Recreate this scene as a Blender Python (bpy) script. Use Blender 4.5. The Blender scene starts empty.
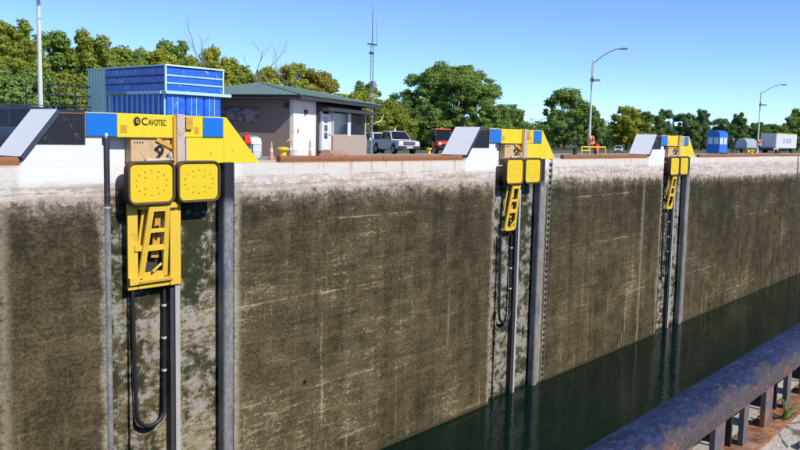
import bpy, bmesh, math, random
import numpy as np
from mathutils import Vector, Matrix

random.seed(7)
RNG = np.random.default_rng(11)
R = math.radians
scene = bpy.context.scene
COL = scene.collection

# ------------------------------------------------------------------ camera
# X runs along the lock, Y across it (far wall at Y = 25), z = 0 is the coping
cam_data = bpy.data.cameras.new("camera")
cam = bpy.data.objects.new("camera", cam_data)
COL.objects.link(cam)
YAW, PITCH, ROLL = R(51.068), R(5.912), R(1.2576)
fwd = Vector((math.sin(YAW) * math.cos(PITCH), math.cos(YAW) * math.cos(PITCH), -math.sin(PITCH)))
rgt = Vector((math.cos(YAW), -math.sin(YAW), 0.0))
upv = rgt.cross(fwd)
r2 = math.cos(ROLL) * rgt + math.sin(ROLL) * upv
u2 = -math.sin(ROLL) * rgt + math.cos(ROLL) * upv
cam.matrix_world = Matrix(((r2.x, u2.x, -fwd.x, 0.0), (r2.y, u2.y, -fwd.y, 0.0),
                           (r2.z, u2.z, -fwd.z, 1.091), (0, 0, 0, 1)))
cam_data.sensor_width = 36.0
cam_data.lens = 36.0 * 843.19 / 800.0
cam_data.clip_start = 0.05
cam_data.clip_end = 6000.0
scene.camera = cam

# ------------------------------------------------------------------ light
SUN_EL = R(42.0)
SUN_H = Vector((0.0, -1.0, 0)).normalized()
to_sun = Vector((SUN_H.x * math.cos(SUN_EL), SUN_H.y * math.cos(SUN_EL), math.sin(SUN_EL)))
world = bpy.data.worlds.new("World")
scene.world = world
world.use_nodes = True
wt = world.node_tree
sky = wt.nodes.new("ShaderNodeTexSky")
sky.sky_type = 'NISHITA'
sky.sun_disc = False
sky.sun_elevation = SUN_EL
sky.sun_rotation = math.atan2(SUN_H.x, SUN_H.y)
sky.altitude = 0.0
sky.air_density = 0.5
sky.dust_density = 0.0
sky.ozone_density = 6.0
bg = wt.nodes["Background"]
bg.inputs[1].default_value = 0.15
wt.links.new(sky.outputs[0], bg.inputs[0])
sun_data = bpy.data.lights.new("sun", 'SUN')
sun_data.energy = 3.4
sun_data.angle = R(0.53)
sun_data.color = (1.0, 0.95, 0.87)
sun = bpy.data.objects.new("sun", sun_data)
sun.rotation_euler = to_sun.to_track_quat('Z', 'Y').to_euler()
sun.location = (0, -40, 60)
COL.objects.link(sun)
scene.view_settings.view_transform = 'Standard'
scene.view_settings.look = 'None'
scene.view_settings.exposure = 0.5
scene.view_settings.gamma = 1.0
scene.view_settings.use_curve_mapping = False
try:
    scene.cycles.max_bounces = 6
    scene.cycles.caustics_reflective = False
    scene.cycles.caustics_refractive = False
except Exception:
    pass

# ------------------------------------------------------------------ material helpers
class G:
    def __init__(s, name):
        s.m = bpy.data.materials.new(name)
        s.m.use_nodes = True
        s.t = s.m.node_tree
        s.b = s.t.nodes["Principled BSDF"]
        s.P = s.t.nodes.new("ShaderNodeNewGeometry").outputs["Position"]
    def _set(s, sock, v):
        if hasattr(v, "links") or hasattr(v, "is_linked"):
            s.t.links.new(v, sock)
        else:
            if hasattr(sock.default_value, "__len__") and not hasattr(v, "__len__"):
                v = (v,) * len(sock.default_value)
            if hasattr(v, "__len__") and len(sock.default_value) == 4 and len(v) == 3:
                v = (*v, 1.0)
            sock.default_value = v
    def scale(s, sx, sy, sz, off=(0, 0, 0)):
        n = s.t.nodes.new("ShaderNodeVectorMath"); n.operation = 'MULTIPLY_ADD'
        s._set(n.inputs[0], s.P); n.inputs[1].default_value = (sx, sy, sz); n.inputs[2].default_value = off
        return n.outputs[0]
    def noise(s, v, scale=1.0, detail=4.0, rough=0.55, dist=0.0):
        n = s.t.nodes.new("ShaderNodeTexNoise")
        s._set(n.inputs["Vector"], v)
        n.inputs["Scale"].default_value = scale; n.inputs["Detail"].default_value = detail
        n.inputs["Roughness"].default_value = rough; n.inputs["Distortion"].default_value = dist
        return n.outputs[0]
    def voronoi(s, v, scale=1.0, feature='F1', out=0):
        n = s.t.nodes.new("ShaderNodeTexVoronoi"); n.feature = feature
        s._set(n.inputs["Vector"], v); n.inputs["Scale"].default_value = scale
        return n.outputs[out]
    def xyz(s):
        n = s.t.nodes.new("ShaderNodeSeparateXYZ"); s._set(n.inputs[0], s.P)
        return n.outputs
    def math(s, op, a, b=0.0, c=0.0, clamp=False):
        n = s.t.nodes.new("ShaderNodeMath"); n.operation = op; n.use_clamp = clamp
        s._set(n.inputs[0], a); s._set(n.inputs[1], b); s._set(n.inputs[2], c)
        return n.outputs[0]
    def add(s, *a):
        r = a[0]
        for q in a[1:]:
            r = s.math('ADD', r, q)
        return r
    def mul(s, a, b): return s.math('MULTIPLY', a, b)
    def cen(s, a, k): return s.math('MULTIPLY_ADD', a, k, -0.5 * k)      # (a-.5)*k
    def ss(s, x, lo, hi, a=0.0, b=1.0):
        n = s.t.nodes.new("ShaderNodeMapRange"); n.interpolation_type = 'SMOOTHSTEP'
        s._set(n.inputs[0], x); n.inputs[1].default_value = lo; n.inputs[2].default_value = hi
        n.inputs[3].default_value = a; n.inputs[4].default_value = b
        return n.outputs[0]
    def lin(s, x, lo, hi, a=0.0, b=1.0):
        n = s.t.nodes.new("ShaderNodeMapRange")
        s._set(n.inputs[0], x); n.inputs[1].default_value = lo; n.inputs[2].default_value = hi
        n.inputs[3].default_value = a; n.inputs[4].default_value = b
        return n.outputs[0]
    def mix(s, f, a, b, mode='MIX'):
        n = s.t.nodes.new("ShaderNodeMix"); n.data_type = 'RGBA'; n.blend_type = mode
        s._set(n.inputs[0], f); s._set(n.inputs[6], a); s._set(n.inputs[7], b)
        return n.outputs[2]
    def bump(s, h, strength=0.4, dist=0.02):
        n = s.t.nodes.new("ShaderNodeBump"); n.inputs["Strength"].default_value = strength
        n.inputs["Distance"].default_value = dist; s._set(n.inputs["Height"], h)
        s.t.links.new(n.outputs[0], s.b.inputs["Normal"])
    def set(s, **k):
        names = dict(col="Base Color", rough="Roughness", metal="Metallic", spec="Specular IOR Level",
                     coat="Coat Weight", coatr="Coat Roughness", trans="Transmission Weight", ior="IOR",
                     alpha="Alpha")
        for a, v in k.items():
            s._set(s.b.inputs[names[a]], v)
        return s.m

def sc3(c, k): return tuple(x * k for x in c)

def paint(name, col, rough=0.5, metal=0.0, var=0.15, rust=0.0, rustcol=(0.2, 0.075, 0.03), dirt=0.0,
          dirtcol=(0.12, 0.1, 0.08), sc=1.0, bump=0.12, coat=0.0):
    g = G(name)
    n1 = g.noise(g.P, 1.3 * sc, 5, 0.6)
    n2 = g.noise(g.P, 9.0 * sc, 5, 0.65)
    c = g.mix(g.add(g.mul(n1, 0.6), g.mul(n2, 0.4)), sc3(col, 1 - var), sc3(col, 1 + var * 0.8))
    if dirt:
        st = g.noise(g.scale(5 * sc, 5 * sc, 0.7 * sc), 1.0, 5, 0.65)
        c = g.mix(g.ss(g.add(g.mul(st, 0.6), g.mul(n1, 0.4)), 0.5, 0.72, 0, dirt), c, dirtcol)
    if rust:
        rn = g.noise(g.P, 4.0 * sc, 8, 0.7, 0.4)
        f = g.ss(rn, 0.66 - 0.3 * rust, 0.74 - 0.3 * rust)
        c = g.mix(f, c, g.mix(n2, sc3(rustcol, 0.55), sc3(rustcol, 1.4)))
    g.set(col=c, rough=g.lin(n2, 0.2, 0.8, max(0.03, rough - 0.1), min(1, rough + 0.1)), metal=metal, coat=coat, coatr=0.08)
    if bump:
        g.bump(n2, bump, 0.01)
    return g.m

M = {}
# ---- lock wall concrete
def wall_mat(name, pale=0.0, extra_white=0.0):
    g = G(name)
    x, y, z = g.xyz()
    n1 = g.noise(g.scale(0.22, 0.22, 0.28, (3, 0, 1)), 1.0, 4, 0.6)
    n2 = g.noise(g.scale(1.1, 1.1, 1.5), 1.0, 9, 0.72, 0.3)
    n3 = g.noise(g.scale(7, 7, 9), 1.0, 8, 0.78)
    n4 = g.noise(g.scale(2.6, 2.6, 4.2, (9, 2, 5)), 1.0, 9, 0.74, 0.2)
    vs = g.noise(g.scale(1.9, 1.9, 0.10), 1.0, 6, 0.62)
    vs2 = g.noise(g.scale(6.5, 6.5, 0.22, (4, 0, 0)), 1.0, 5, 0.6)
    hs = g.noise(g.scale(0.35, 0.35, 6.0), 1.0, 6, 0.66, 0.25)
    hs2 = g.noise(g.scale(0.9, 0.9, 15.0, (2, 1, 0)), 1.0, 5, 0.7, 0.3)
    # distance along one bay of 23.7 m measured from the recess's near corner
    u = g.math('WRAP', g.math('SUBTRACT', x, 15.5), 23.7, 0.0)
    # ---- body of the wall
    grad = g.add(g.lin(z, -1.5, -9.0, 0.0, 0.10), g.lin(x, 20, 75, 0.0, -0.10))
    m = g.add(0.30 + 0.12 * pale, grad, g.cen(n2, 0.8), g.cen(n3, 1.35), g.cen(vs, 0.42), g.cen(hs, 0.32), g.cen(hs2, 0.3), g.cen(n1, 0.55))
    c = g.mix(g.ss(m, 0.05, 0.95), (0.027, 0.0225, 0.0115), (0.235, 0.19, 0.105))
    # greenish algae and reddish tints
    c = g.mix(g.ss(g.add(g.mul(n1, 0.5), g.mul(vs, 0.5)), 0.5, 0.66, 0, 0.3), c, (0.06, 0.06, 0.026))
    c = g.mix(g.ss(g.add(g.mul(n4, 0.55), g.mul(hs, 0.45)), 0.56, 0.66, 0, 0.4), c, (0.11, 0.055, 0.03))
    # pale scraped laitance: horizontal scuffs, patches, drips
    n6 = g.noise(g.scale(4.2, 4.2, 8.5, (1, 2, 3)), 1.0, 8, 0.72, 0.2)
    left = g.add(g.ss(x, 20, 33, 0.028, 0.0), g.ss(x, 18, 15, 0.0, -0.062))
    low = g.ss(z, -6, -13.5, 0.0, 0.035)
    s1 = g.add(g.mul(n4, 0.16), g.mul(n6, 0.30), g.mul(hs, 0.16), g.mul(hs2, 0.14), g.mul(n1, 0.12), g.mul(n3, 0.12), left, g.mul(low, 0.6), g.cen(vs, 0.12), g.cen(n1, 0.22), 0.03 * pale)
    c = g.mix(g.ss(s1, 0.57, 0.625, 0, 0.62), c, g.mix(n3, (0.27, 0.215, 0.135), (0.55, 0.465, 0.34)))
    s2 = g.add(g.mul(vs2, 0.5), g.mul(n4, 0.3), g.mul(vs, 0.2), g.mul(low, 0.9))
    c = g.mix(g.ss(s2, 0.585, 0.65, 0, 0.6), c, (0.46, 0.40, 0.29))
    # lift joints: thin pale lines of efflorescence
    for zj, wob in ((-2.42, 0.25), (-5.55, 0.3), (-9.62, 0.35), (-12.3, 0.5)):
        d = g.math('ABSOLUTE', g.add(z, -zj, g.cen(n1, wob), g.cen(n2, 0.12)))
        f = g.mul(g.ss(d, 0.015, 0.05, 1, 0), g.ss(g.add(g.mul(n1, 0.4), g.mul(hs, 0.3), g.mul(n2, 0.3)), 0.51, 0.60, 0, 0.7))
        c = g.mix(f, c, (0.47, 0.40, 0.29))
    # pale leached strips beside the recess and under the ramp foot
    wu = g.add(u, g.cen(n2, 0.5), g.cen(n4, 0.55), g.cen(n3, 0.25))
    mid = g.add(g.ss(x, 18, 16), g.ss(x, 58, 59.5))
    near = g.ss(x, 70.0, 69.0)
    for a, b, k in ((5.15, 5.62, 0.9), (23.5, 23.95, 0.75), (20.05, 20.32, 0.5)):
        f = g.mul(g.mul(g.ss(wu, a - 0.2, a + 0.15), g.ss(wu, b - 0.15, b + 0.2, 1, 0)), g.ss(g.add(g.mul(n4, .6), g.mul(n3, .4)), 0.36, 0.56, 0.15 * k, k))
        if k == 0.5: f = g.mul(f, mid)
        c = g.mix(g.mul(f, near), c, (0.42, 0.385, 0.30))
    n5 = g.noise(g.scale(26, 26, 34, (5, 5, 5)), 1.0, 4, 0.75)
    c = g.mix(1.0, c, g.mix(g.ss(n5, 0.34, 0.66), (0.66, 0.65, 0.62), (1.36, 1.35, 1.3)), 'MULTIPLY')
    # dark chips
    c = g.mix(g.ss(n4, 0.34, 0.27, 0, 0.75), c, (0.022, 0.018, 0.010))
    c = g.mix(g.ss(g.noise(g.scale(16, 16, 20), 1.0, 6, 0.8), 0.44, 0.34, 0, 0.7), c, (0.035, 0.03, 0.017))
    if pale:
        far = g.ss(x, 30, 40, 0, 0.03)
        f = g.ss(g.add(g.mul(n2, 0.55), g.mul(n4, 0.4), g.mul(hs, 0.05), far), 0.49, 0.56, 0, pale)
        c = g.mix(f, c, g.mix(n3, (0.20, 0.195, 0.175), (0.54, 0.535, 0.50)))
        f = g.ss(g.add(g.mul(n2, 0.5), g.mul(vs, 0.2), g.mul(n1, 0.3), far), 0.535, 0.46, 0, 0.88)
        c = g.mix(f, c, (0.03, 0.034, 0.014))
    # ---- whitewashed / sun-bleached top band, ragged lower edge
    edge = g.add(z, 1.25 - extra_white, g.lin(x, 45, 95, 0.0, 0.75), g.cen(n2, 1.6), g.cen(vs, 0.55), g.cen(n4, 1.5), g.cen(n3, 1.0), g.cen(n1, 0.5))
    c = g.mix(g.ss(edge, -0.75, 0.1, 0, 0.55), c, g.mix(n4, (0.15, 0.11, 0.075), (0.42, 0.33, 0.25)))
    top = g.ss(edge, -0.22, 0.26)
    w = g.mix(n3, (0.60, 0.54, 0.475), (0.80, 0.75, 0.68))
    band = g.mul(g.ss(z, -0.35, -0.8), g.ss(g.add(g.mul(n4, 0.45), g.mul(hs, 0.35), g.mul(n3, 0.2)), 0.45, 0.55, 0, 0.85))
    w = g.mix(band, w, (0.40, 0.285, 0.225))
    w = g.mix(g.ss(g.add(g.mul(n4, .5), g.mul(n3, .5)), 0.55, 0.66, 0, 0.6), w, (0.42, 0.35, 0.29))
    w = g.mix(g.mul(g.ss(z, 0.1, -1.2), g.ss(g.add(g.mul(n2, .5), g.mul(n4, .5)), 0.45, 0.6, 0, 0.75)), w, (0.46, 0.37, 0.30))
    # thin board lines, dirty
    for zj in (-0.52, -0.86):
        d = g.math('ABSOLUTE', g.add(z, -zj, g.cen(n2, 0.06)))
        w = g.mix(g.mul(g.ss(d, 0.012, 0.035, 1, 0), g.ss(g.add(g.mul(hs, .4), g.mul(n2, .6)), 0.47, 0.58, 0, 0.6)), w, (0.22, 0.17, 0.13))
    # rust runs from the steel curb above
    run = g.mul(g.ss(g.add(g.mul(vs2, 0.75), g.mul(vs, 0.25)), 0.53, 0.64, 0, 0.75), g.ss(z, -0.75, -0.02))
    run = g.mul(run, g.mul(g.ss(u, 7.2, 8.0), g.ss(u, 20.6, 20.3)))
    w = g.mix(run, w, (0.55, 0.27, 0.10))
    lip = g.mul(g.ss(g.add(z, g.cen(n4, 0.22)), -0.09, -0.02, 0, 0.55), g.ss(u, 7.2, 8.0))
    w = g.mix(lip, w, (0.55, 0.33, 0.18))
    # fresher white paint near the mooring unit
    fresh = g.add(g.mul(g.ss(u, 20.6, 20.9), 1.0), g.ss(u, 5.9, 5.4))
    fresh = g.mul(g.math('MINIMUM', fresh, 1.0), g.ss(g.add(z, g.cen(n2, 0.5)), -0.75, -0.45, 0, 0.85))
    fresh = g.mul(fresh, near)
    w = g.mix(fresh, w, g.mix(n3, (0.74, 0.75, 0.76), (0.86, 0.86, 0.86)))
    c = g.mix(top, c, w)
    # wet foot of the wall
    c = g.mix(g.ss(g.add(z, g.cen(n2, 0.25)), -13.48, -13.66, 0, 0.8), c, (0.05, 0.04, 0.017))
    g.set(col=c, rough=0.92, spec=0.25)
    g.bump(g.add(g.mul(n3, 0.5), g.mul(n4, 0.7), g.mul(hs, 0.22), g.mul(hs2, 0.14), g.mul(n2, 0.5)), 0.55, 0.05)
    return g.m
M['wall'] = wall_mat("stained_lock_concrete")
M['recess'] = wall_mat("recess_concrete", pale=0.75, extra_white=0.25)

def concrete_mat(name, a, b, sc=1.0, bump=0.3, crack=0.0, crackcol=(0.08, 0.06, 0.045)):
    g = G(name)
    n1 = g.noise(g.P, 0.6 * sc, 5, 0.6)
    n2 = g.noise(g.P, 5 * sc, 8, 0.72)
    n3 = g.noise(g.P, 40 * sc, 5, 0.7)
    c = g.mix(g.ss(g.add(g.mul(n1, 0.4), g.mul(n2, 0.4), g.mul(n3, 0.2)), 0.3, 0.7), a, b)
    if crack:
        v = g.voronoi(g.scale(1.3 * sc, 1.3 * sc, 1.3 * sc), 1.0, 'DISTANCE_TO_EDGE')
        f = g.ss(g.add(v, g.cen(n2, 0.12)), 0.006, 0.02, crack, 0)
        c = g.mix(f, c, crackcol)
        c = g.mix(g.ss(n2, 0.62, 0.70, 0, crack), c, sc3(crackcol, 1.8))
    g.set(col=c, rough=0.9, spec=0.25)
    g.bump(g.add(n2, g.mul(n3, 0.4)), bump, 0.03)
    return g.m
M['deck'] = concrete_mat("deck_concrete", (0.30, 0.28, 0.245), (0.47, 0.45, 0.41), 1.0, 0.3, 0.4)
M['near_deck'] = concrete_mat("near_deck_concrete", (0.46, 0.40, 0.32), (0.80, 0.74, 0.64), 2.2, 0.7, 0.8)
M['near_wall'] = concrete_mat("near_wall_concrete", (0.10, 0.09, 0.065), (0.2, 0.18, 0.14), 0.6)
M['pavement'] = concrete_mat("pavement_asphalt", (0.24, 0.235, 0.225), (0.36, 0.35, 0.33), 0.5, 0.2)
g = G("grass_ground")
n1 = g.noise(g.P, 0.07, 5, 0.6); n2 = g.noise(g.P, 2.0, 6, 0.7)
g.set(col=g.mix(g.add(g.mul(n1, 0.6), g.mul(n2, 0.4)), (0.05, 0.065, 0.018), (0.15, 0.14, 0.06)), rough=0.95); g.bump(n2, 0.6, 0.1)
M['grass'] = g.m

# ---- water
g = G("lock_water")
w1 = g.noise(g.scale(1.0, 0.55, 1), 1.4, 3, 0.5)
w2 = g.noise(g.scale(1.0, 0.7, 1), 6.0, 3, 0.55)
g.set(col=(0.0015, 0.0115, 0.0082), rough=0.05, ior=1.33, spec=0.17)
g.bump(g.add(w1, g.mul(w2, 0.3)), 0.22, 0.09)
M['water'] = g.m

# ---- steel, paint
M['yellow'] = paint("yellow_paint", (0.84, 0.62, 0.02), 0.5, var=0.07, rust=0.03, dirt=0.3, dirtcol=(0.45, 0.30, 0.04), bump=0.05)
M['pad_yellow'] = paint("pad_yellow_paint", (0.80, 0.57, 0.015), 0.55, var=0.07, dirt=0.35, dirtcol=(0.50, 0.34, 0.03), bump=0.08)
M['frame_yellow'] = paint("frame_yellow_paint", (0.80, 0.53, 0.05), 0.5, var=0.1, rust=0.12, rustcol=(0.32, 0.15, 0.05), dirt=0.4, dirtcol=(0.42, 0.25, 0.05))
M['orange_yellow'] = paint("worn_orange_paint", (0.66, 0.36, 0.045), 0.55, var=0.12, rust=0.25, dirt=0.35)
M['beige'] = paint("primer_beige", (0.62, 0.42, 0.22), 0.6, var=0.12, rust=0.2, dirt=0.4)
M['blue'] = paint("blue_door_paint", (0.008, 0.165, 0.62), 0.35, var=0.06, bump=0.03)
M['rim'] = paint("rubber_seal", (0.105, 0.062, 0.04), 0.75, var=0.25, bump=0.2)
M['black'] = paint("black_rubber", (0.012, 0.012, 0.015), 0.6, var=0.25)
M['hose'] = paint("hose_rubber", (0.022, 0.022, 0.03), 0.5, var=0.25)
M['white_paint'] = paint("white_plate_paint", (0.88, 0.88, 0.88), 0.55, var=0.05, rust=0.06, dirt=0.15, dirtcol=(0.4, 0.38, 0.36))
M['slab_edge'] = paint("dark_plate_edge", (0.045, 0.055, 0.085), 0.6, var=0.25, rust=0.12)
M['side_black'] = paint("scuffed_black_panel", (0.012, 0.013, 0.02), 0.5, var=0.4, rust=0.18, rustcol=(0.32, 0.17, 0.11), sc=0.6)
g = G("rusted_curb")
n1 = g.noise(g.scale(0.7, 1, 2.0), 1.0, 6, 0.7); n2 = g.noise(g.P, 9, 7, 0.7); n3 = g.noise(g.P, 2.5, 6, 0.7)
c = g.mix(g.add(g.mul(n1, 0.5), g.mul(n2, 0.5)), (0.15, 0.052, 0.022), (0.40, 0.17, 0.07))
c = g.mix(g.ss(n3, 0.56, 0.66, 0, 0.55), c, (0.10, 0.045, 0.04))
g.set(col=c, rough=0.85); g.bump(n2, 0.4, 0.02)
M['rust'] = g.m
g = G("rusted_base_plate")
n2 = g.noise(g.P, 12, 8, 0.75); n3 = g.noise(g.P, 5, 6, 0.7)
c = g.mix(g.ss(n2, 0.3, 0.7), (0.12, 0.04, 0.018), (0.46, 0.19, 0.075))
c = g.mix(g.ss(n3, 0.55, 0.68, 0, 0.7), c, (0.36, 0.29, 0.22))
g.set(col=c, rough=0.9); g.bump(n2, 0.7, 0.02)
M['rust_plate'] = g.m
# near curb pipe: blue paint over grey, chipped to rust along its length
g = G("chipped_blue_pipe")
x, y, z = g.xyz()
n1 = g.noise(g.scale(7, 14, 14), 1.0, 9, 0.76, 0.4)
n2 = g.noise(g.scale(24, 60, 60), 1.0, 8, 0.8, 0.3)
n3 = g.noise(g.scale(1.2, 3, 3), 1.0, 5, 0.6)
c = g.mix(g.ss(g.add(g.mul(n2, 0.55), g.mul(n1, 0.45)), 0.42, 0.57), (0.003, 0.006, 0.03), (0.012, 0.028, 0.10))
c = g.mix(g.ss(n2, 0.55, 0.60, 0, 0.7), c, (0.06, 0.07, 0.11))
h = g.add(z, g.cen(n1, 0.2), g.cen(n3, 0.05))
c = g.mix(g.ss(h, 0.255, 0.205, 0, 0.85), c, g.mix(n2, (0.03, 0.025, 0.027), (0.17, 0.135, 0.125)))
f = g.mul(g.ss(g.add(g.mul(n1, .6), g.mul(n2, .4)), 0.525, 0.56), g.ss(h, 0.25, 0.205, 0.08, 0.85))
c = g.mix(f, c, g.mix(n2, (0.16, 0.055, 0.03), (0.38, 0.17, 0.10)))
g.set(col=c, rough=g.lin(n2, 0.3, 0.7, 0.5, 0.85), spec=0.25); g.bump(g.add(n2, n1), 0.7, 0.012)
M['curb_blue'] = g.m
M['curb_grey'] = paint("curb_grey_paint", (0.11, 0.10, 0.105), 0.7, var=0.35, rust=0.5, rustcol=(0.26, 0.12, 0.075), sc=3)
M['curb_dark'] = paint("curb_dark_paint_shade", (0.018, 0.017, 0.018), 0.8, var=0.4, rust=0.2, sc=3)  # dark paint on back plates; web plates darkened to stand for shade
# posts: black rubber sleeve above, weathered grey steel below, blue rubs
g = G("fender_post_steel")
x, y, z = g.xyz()
n1 = g.noise(g.scale(2, 2, 0.8), 1.0, 6, 0.65); n2 = g.noise(g.P, 9, 6, 0.7); n3 = g.noise(g.scale(3, 3, 0.5, (2, 7, 0)), 1.0, 5, 0.65)
c = g.mix(g.ss(g.add(g.mul(n1, 0.5), g.mul(n2, 0.5)), 0.3, 0.7), (0.11, 0.115, 0.125), (0.36, 0.36, 0.36))
c = g.mix(g.ss(n3, 0.52, 0.64, 0, 0.7), c, (0.09, 0.12, 0.23))
c = g.mix(g.ss(n2, 0.58, 0.7, 0, 0.5), c, (0.36, 0.34, 0.28))
up = g.ss(g.add(z, g.cen(n1, 0.7)), -1.75, -1.15)
c = g.mix(up, c, g.mix(g.ss(n2, 0.6, 0.72), (0.016, 0.016, 0.026), (0.2, 0.2, 0.22)))
g.set(col=c, rough=0.6); g.bump(n2, 0.25, 0.015)
M['post'] = g.m
M['galv'] = paint("galvanised_steel", (0.50, 0.50, 0.49), 0.55, metal=0.1, var=0.2, rust=0.1, dirt=0.4, dirtcol=(0.16, 0.14, 0.1))
M['rail_pale'] = paint("pale_rail_steel", (0.50, 0.47, 0.38), 0.6, var=0.25, rust=0.2, dirt=0.5, dirtcol=(0.2, 0.17, 0.1))
M['rail_dark'] = paint("dark_rail_steel", (0.05, 0.05, 0.055), 0.6, var=0.3, rust=0.15)
M['column'] = paint("peeling_column_paint", (0.55, 0.46, 0.40), 0.6, var=0.15, rust=0.33, rustcol=(0.36, 0.17, 0.08), sc=2)
M['logo'] = paint("dark_print", (0.03, 0.028, 0.02), 0.6, var=0.05, bump=0)
M['lamp_pole'] = paint("white_pole_paint", (0.66, 0.64, 0.60), 0.5, var=0.08, rust=0.17, rustcol=(0.26, 0.12, 0.06))
M['grey_metal'] = paint("grey_metal", (0.33, 0.34, 0.36), 0.45, metal=0.4, var=0.15)
M['dark_metal'] = paint("dark_metal", (0.03, 0.032, 0.036), 0.5, var=0.2)
M['navy_rail'] = paint("navy_rail_paint", (0.012, 0.022, 0.07), 0.5, var=0.2)
M['lens'] = paint("lamp_lens", (0.7, 0.7, 0.68), 0.25, var=0.05)
M['pale_green'] = paint("pale_green_paint", (0.56, 0.76, 0.66), 0.5, var=0.08, dirt=0.15)
M['ledge_teal'] = paint("ledge_teal_paint", (0.42, 0.66, 0.70), 0.5, var=0.08)
g = G("blue_plastic_sheet")
n1 = g.noise(g.scale(1.4, 1.4, 1.4), 1.0, 3, 0.5, 1.2); n2 = g.noise(g.scale(4, 4, 2.0, (3, 3, 0)), 1.0, 4, 0.55, 1.5)
cr = g.noise(g.scale(5, 5, 5), 1.0, 2, 0.5, 2.5)
c = g.mix(n1, (0.008, 0.07, 0.46), (0.04, 0.19, 0.78))
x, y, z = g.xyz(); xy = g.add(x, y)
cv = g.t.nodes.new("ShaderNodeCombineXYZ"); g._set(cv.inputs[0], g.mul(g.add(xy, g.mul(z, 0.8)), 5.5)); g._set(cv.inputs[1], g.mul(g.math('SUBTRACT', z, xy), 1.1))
st = g.noise(cv.outputs[0], 1.0, 3, 0.5)  # diagonal streaks: glints on the sheeting, painted into its colour
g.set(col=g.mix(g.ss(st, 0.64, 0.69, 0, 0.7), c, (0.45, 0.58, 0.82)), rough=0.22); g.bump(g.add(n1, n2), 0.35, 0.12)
M['blue_sheet'] = g.m
M['brown_wall'] = paint("brown_brick_wall", (0.27, 0.20, 0.155), 0.9, var=0.12, sc=2)
M['cream_wall'] = paint("cream_wall", (0.78, 0.73, 0.70), 0.9, var=0.05, dirt=0.2, dirtcol=(0.45, 0.37, 0.32))
M['beige_brick'] = paint("beige_brick", (0.42, 0.335, 0.275), 0.9, var=0.1, sc=2)
M['fascia'] = paint("dark_fascia", (0.045, 0.04, 0.04), 0.6, var=0.15)
g = G("green_metal_roof")
n1 = g.noise(g.P, 0.8, 5, 0.6); n2 = g.noise(g.P, 6, 5, 0.6)
g.set(col=g.mix(g.add(g.mul(n1, .6), g.mul(n2, .4)), (0.11, 0.18, 0.155), (0.19, 0.275, 0.245)), rough=0.5)
M['green_roof'] = g.m
g = G("faded_mural")
n1 = g.noise(g.scale(2.5, 2.5, 3.5), 1.0, 6, 0.7, 0.6)
c = g.mix(g.ss(n1, 0.4, 0.6), (0.11, 0.09, 0.09), (0.36, 0.30, 0.27))
g.set(col=c, rough=0.8)
M['mural'] = g.m
M['door_white'] = paint("white_door_paint", (0.72, 0.72, 0.73), 0.5, var=0.04)
g = G("dark_window_glass"); g.set(col=(0.012, 0.016, 0.02), rough=0.06, spec=0.6); M['glass'] = g.m
M['brick_red'] = paint("brick_step", (0.42, 0.25, 0.19), 0.9, var=0.15)
M['tyre'] = paint("tyre_rubber", (0.014, 0.014, 0.015), 0.85, var=0.2)
M['rim_steel'] = paint("wheel_steel", (0.42, 0.42, 0.43), 0.35, metal=0.7, var=0.1)
M['silver_car'] = paint("silver_car_paint", (0.60, 0.61, 0.64), 0.3, var=0.03, bump=0, coat=0.7)
M['white_car'] = paint("white_car_paint", (0.76, 0.76, 0.76), 0.3, var=0.03, bump=0, coat=0.7)
M['navy_car'] = paint("dark_car_paint", (0.016, 0.022, 0.045), 0.25, var=0.1, bump=0, coat=0.8)
M['red_utv'] = paint("red_plastic", (0.62, 0.075, 0.025), 0.4, var=0.06, bump=0, coat=0.3)
M['headlight'] = paint("headlight_lens", (0.80, 0.80, 0.80), 0.1, var=0.03, bump=0)
M['amber'] = paint("amber_lens", (0.8, 0.25, 0.02), 0.3, var=0.03, bump=0)
M['orange'] = paint("orange_plastic", (0.80, 0.16, 0.03), 0.5, var=0.06, bump=0)
M['red'] = paint("red_plastic_box", (0.60, 0.03, 0.025), 0.45, var=0.06)
M['salmon'] = paint("faded_orange", (0.62, 0.30, 0.22), 0.6, var=0.08)
M['bollard_yellow'] = paint("bollard_yellow", (0.78, 0.56, 0.03), 0.5, var=0.08, rust=0.08)
M['white_plastic'] = paint("white_plastic", (0.62, 0.64, 0.66), 0.5, var=0.08, dirt=0.2)
M['kiosk_blue'] = paint("kiosk_blue", (0.015, 0.14, 0.58), 0.4, var=0.06, bump=0)
M['kiosk_glass'] = paint("kiosk_window", (0.48, 0.62, 0.70), 0.15, var=0.1, bump=0)
M['tank_grey'] = paint("tank_grey", (0.40, 0.44, 0.48), 0.45, metal=0.2, var=0.08)
M['box_white'] = paint("container_white", (0.66, 0.67, 0.68), 0.5, var=0.05, dirt=0.2)
M['skin'] = paint("skin", (0.45, 0.28, 0.2), 0.6, var=0.05, bump=0)
M['dark_cloth'] = paint("dark_cloth", (0.022, 0.025, 0.035), 0.9, var=0.2)
M['bark'] = paint("bark", (0.11, 0.085, 0.065), 0.95, var=0.3, bump=0.6)
M['twig'] = paint("bare_twig", (0.24, 0.19, 0.16), 0.95, var=0.2, bump=0.2)
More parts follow.
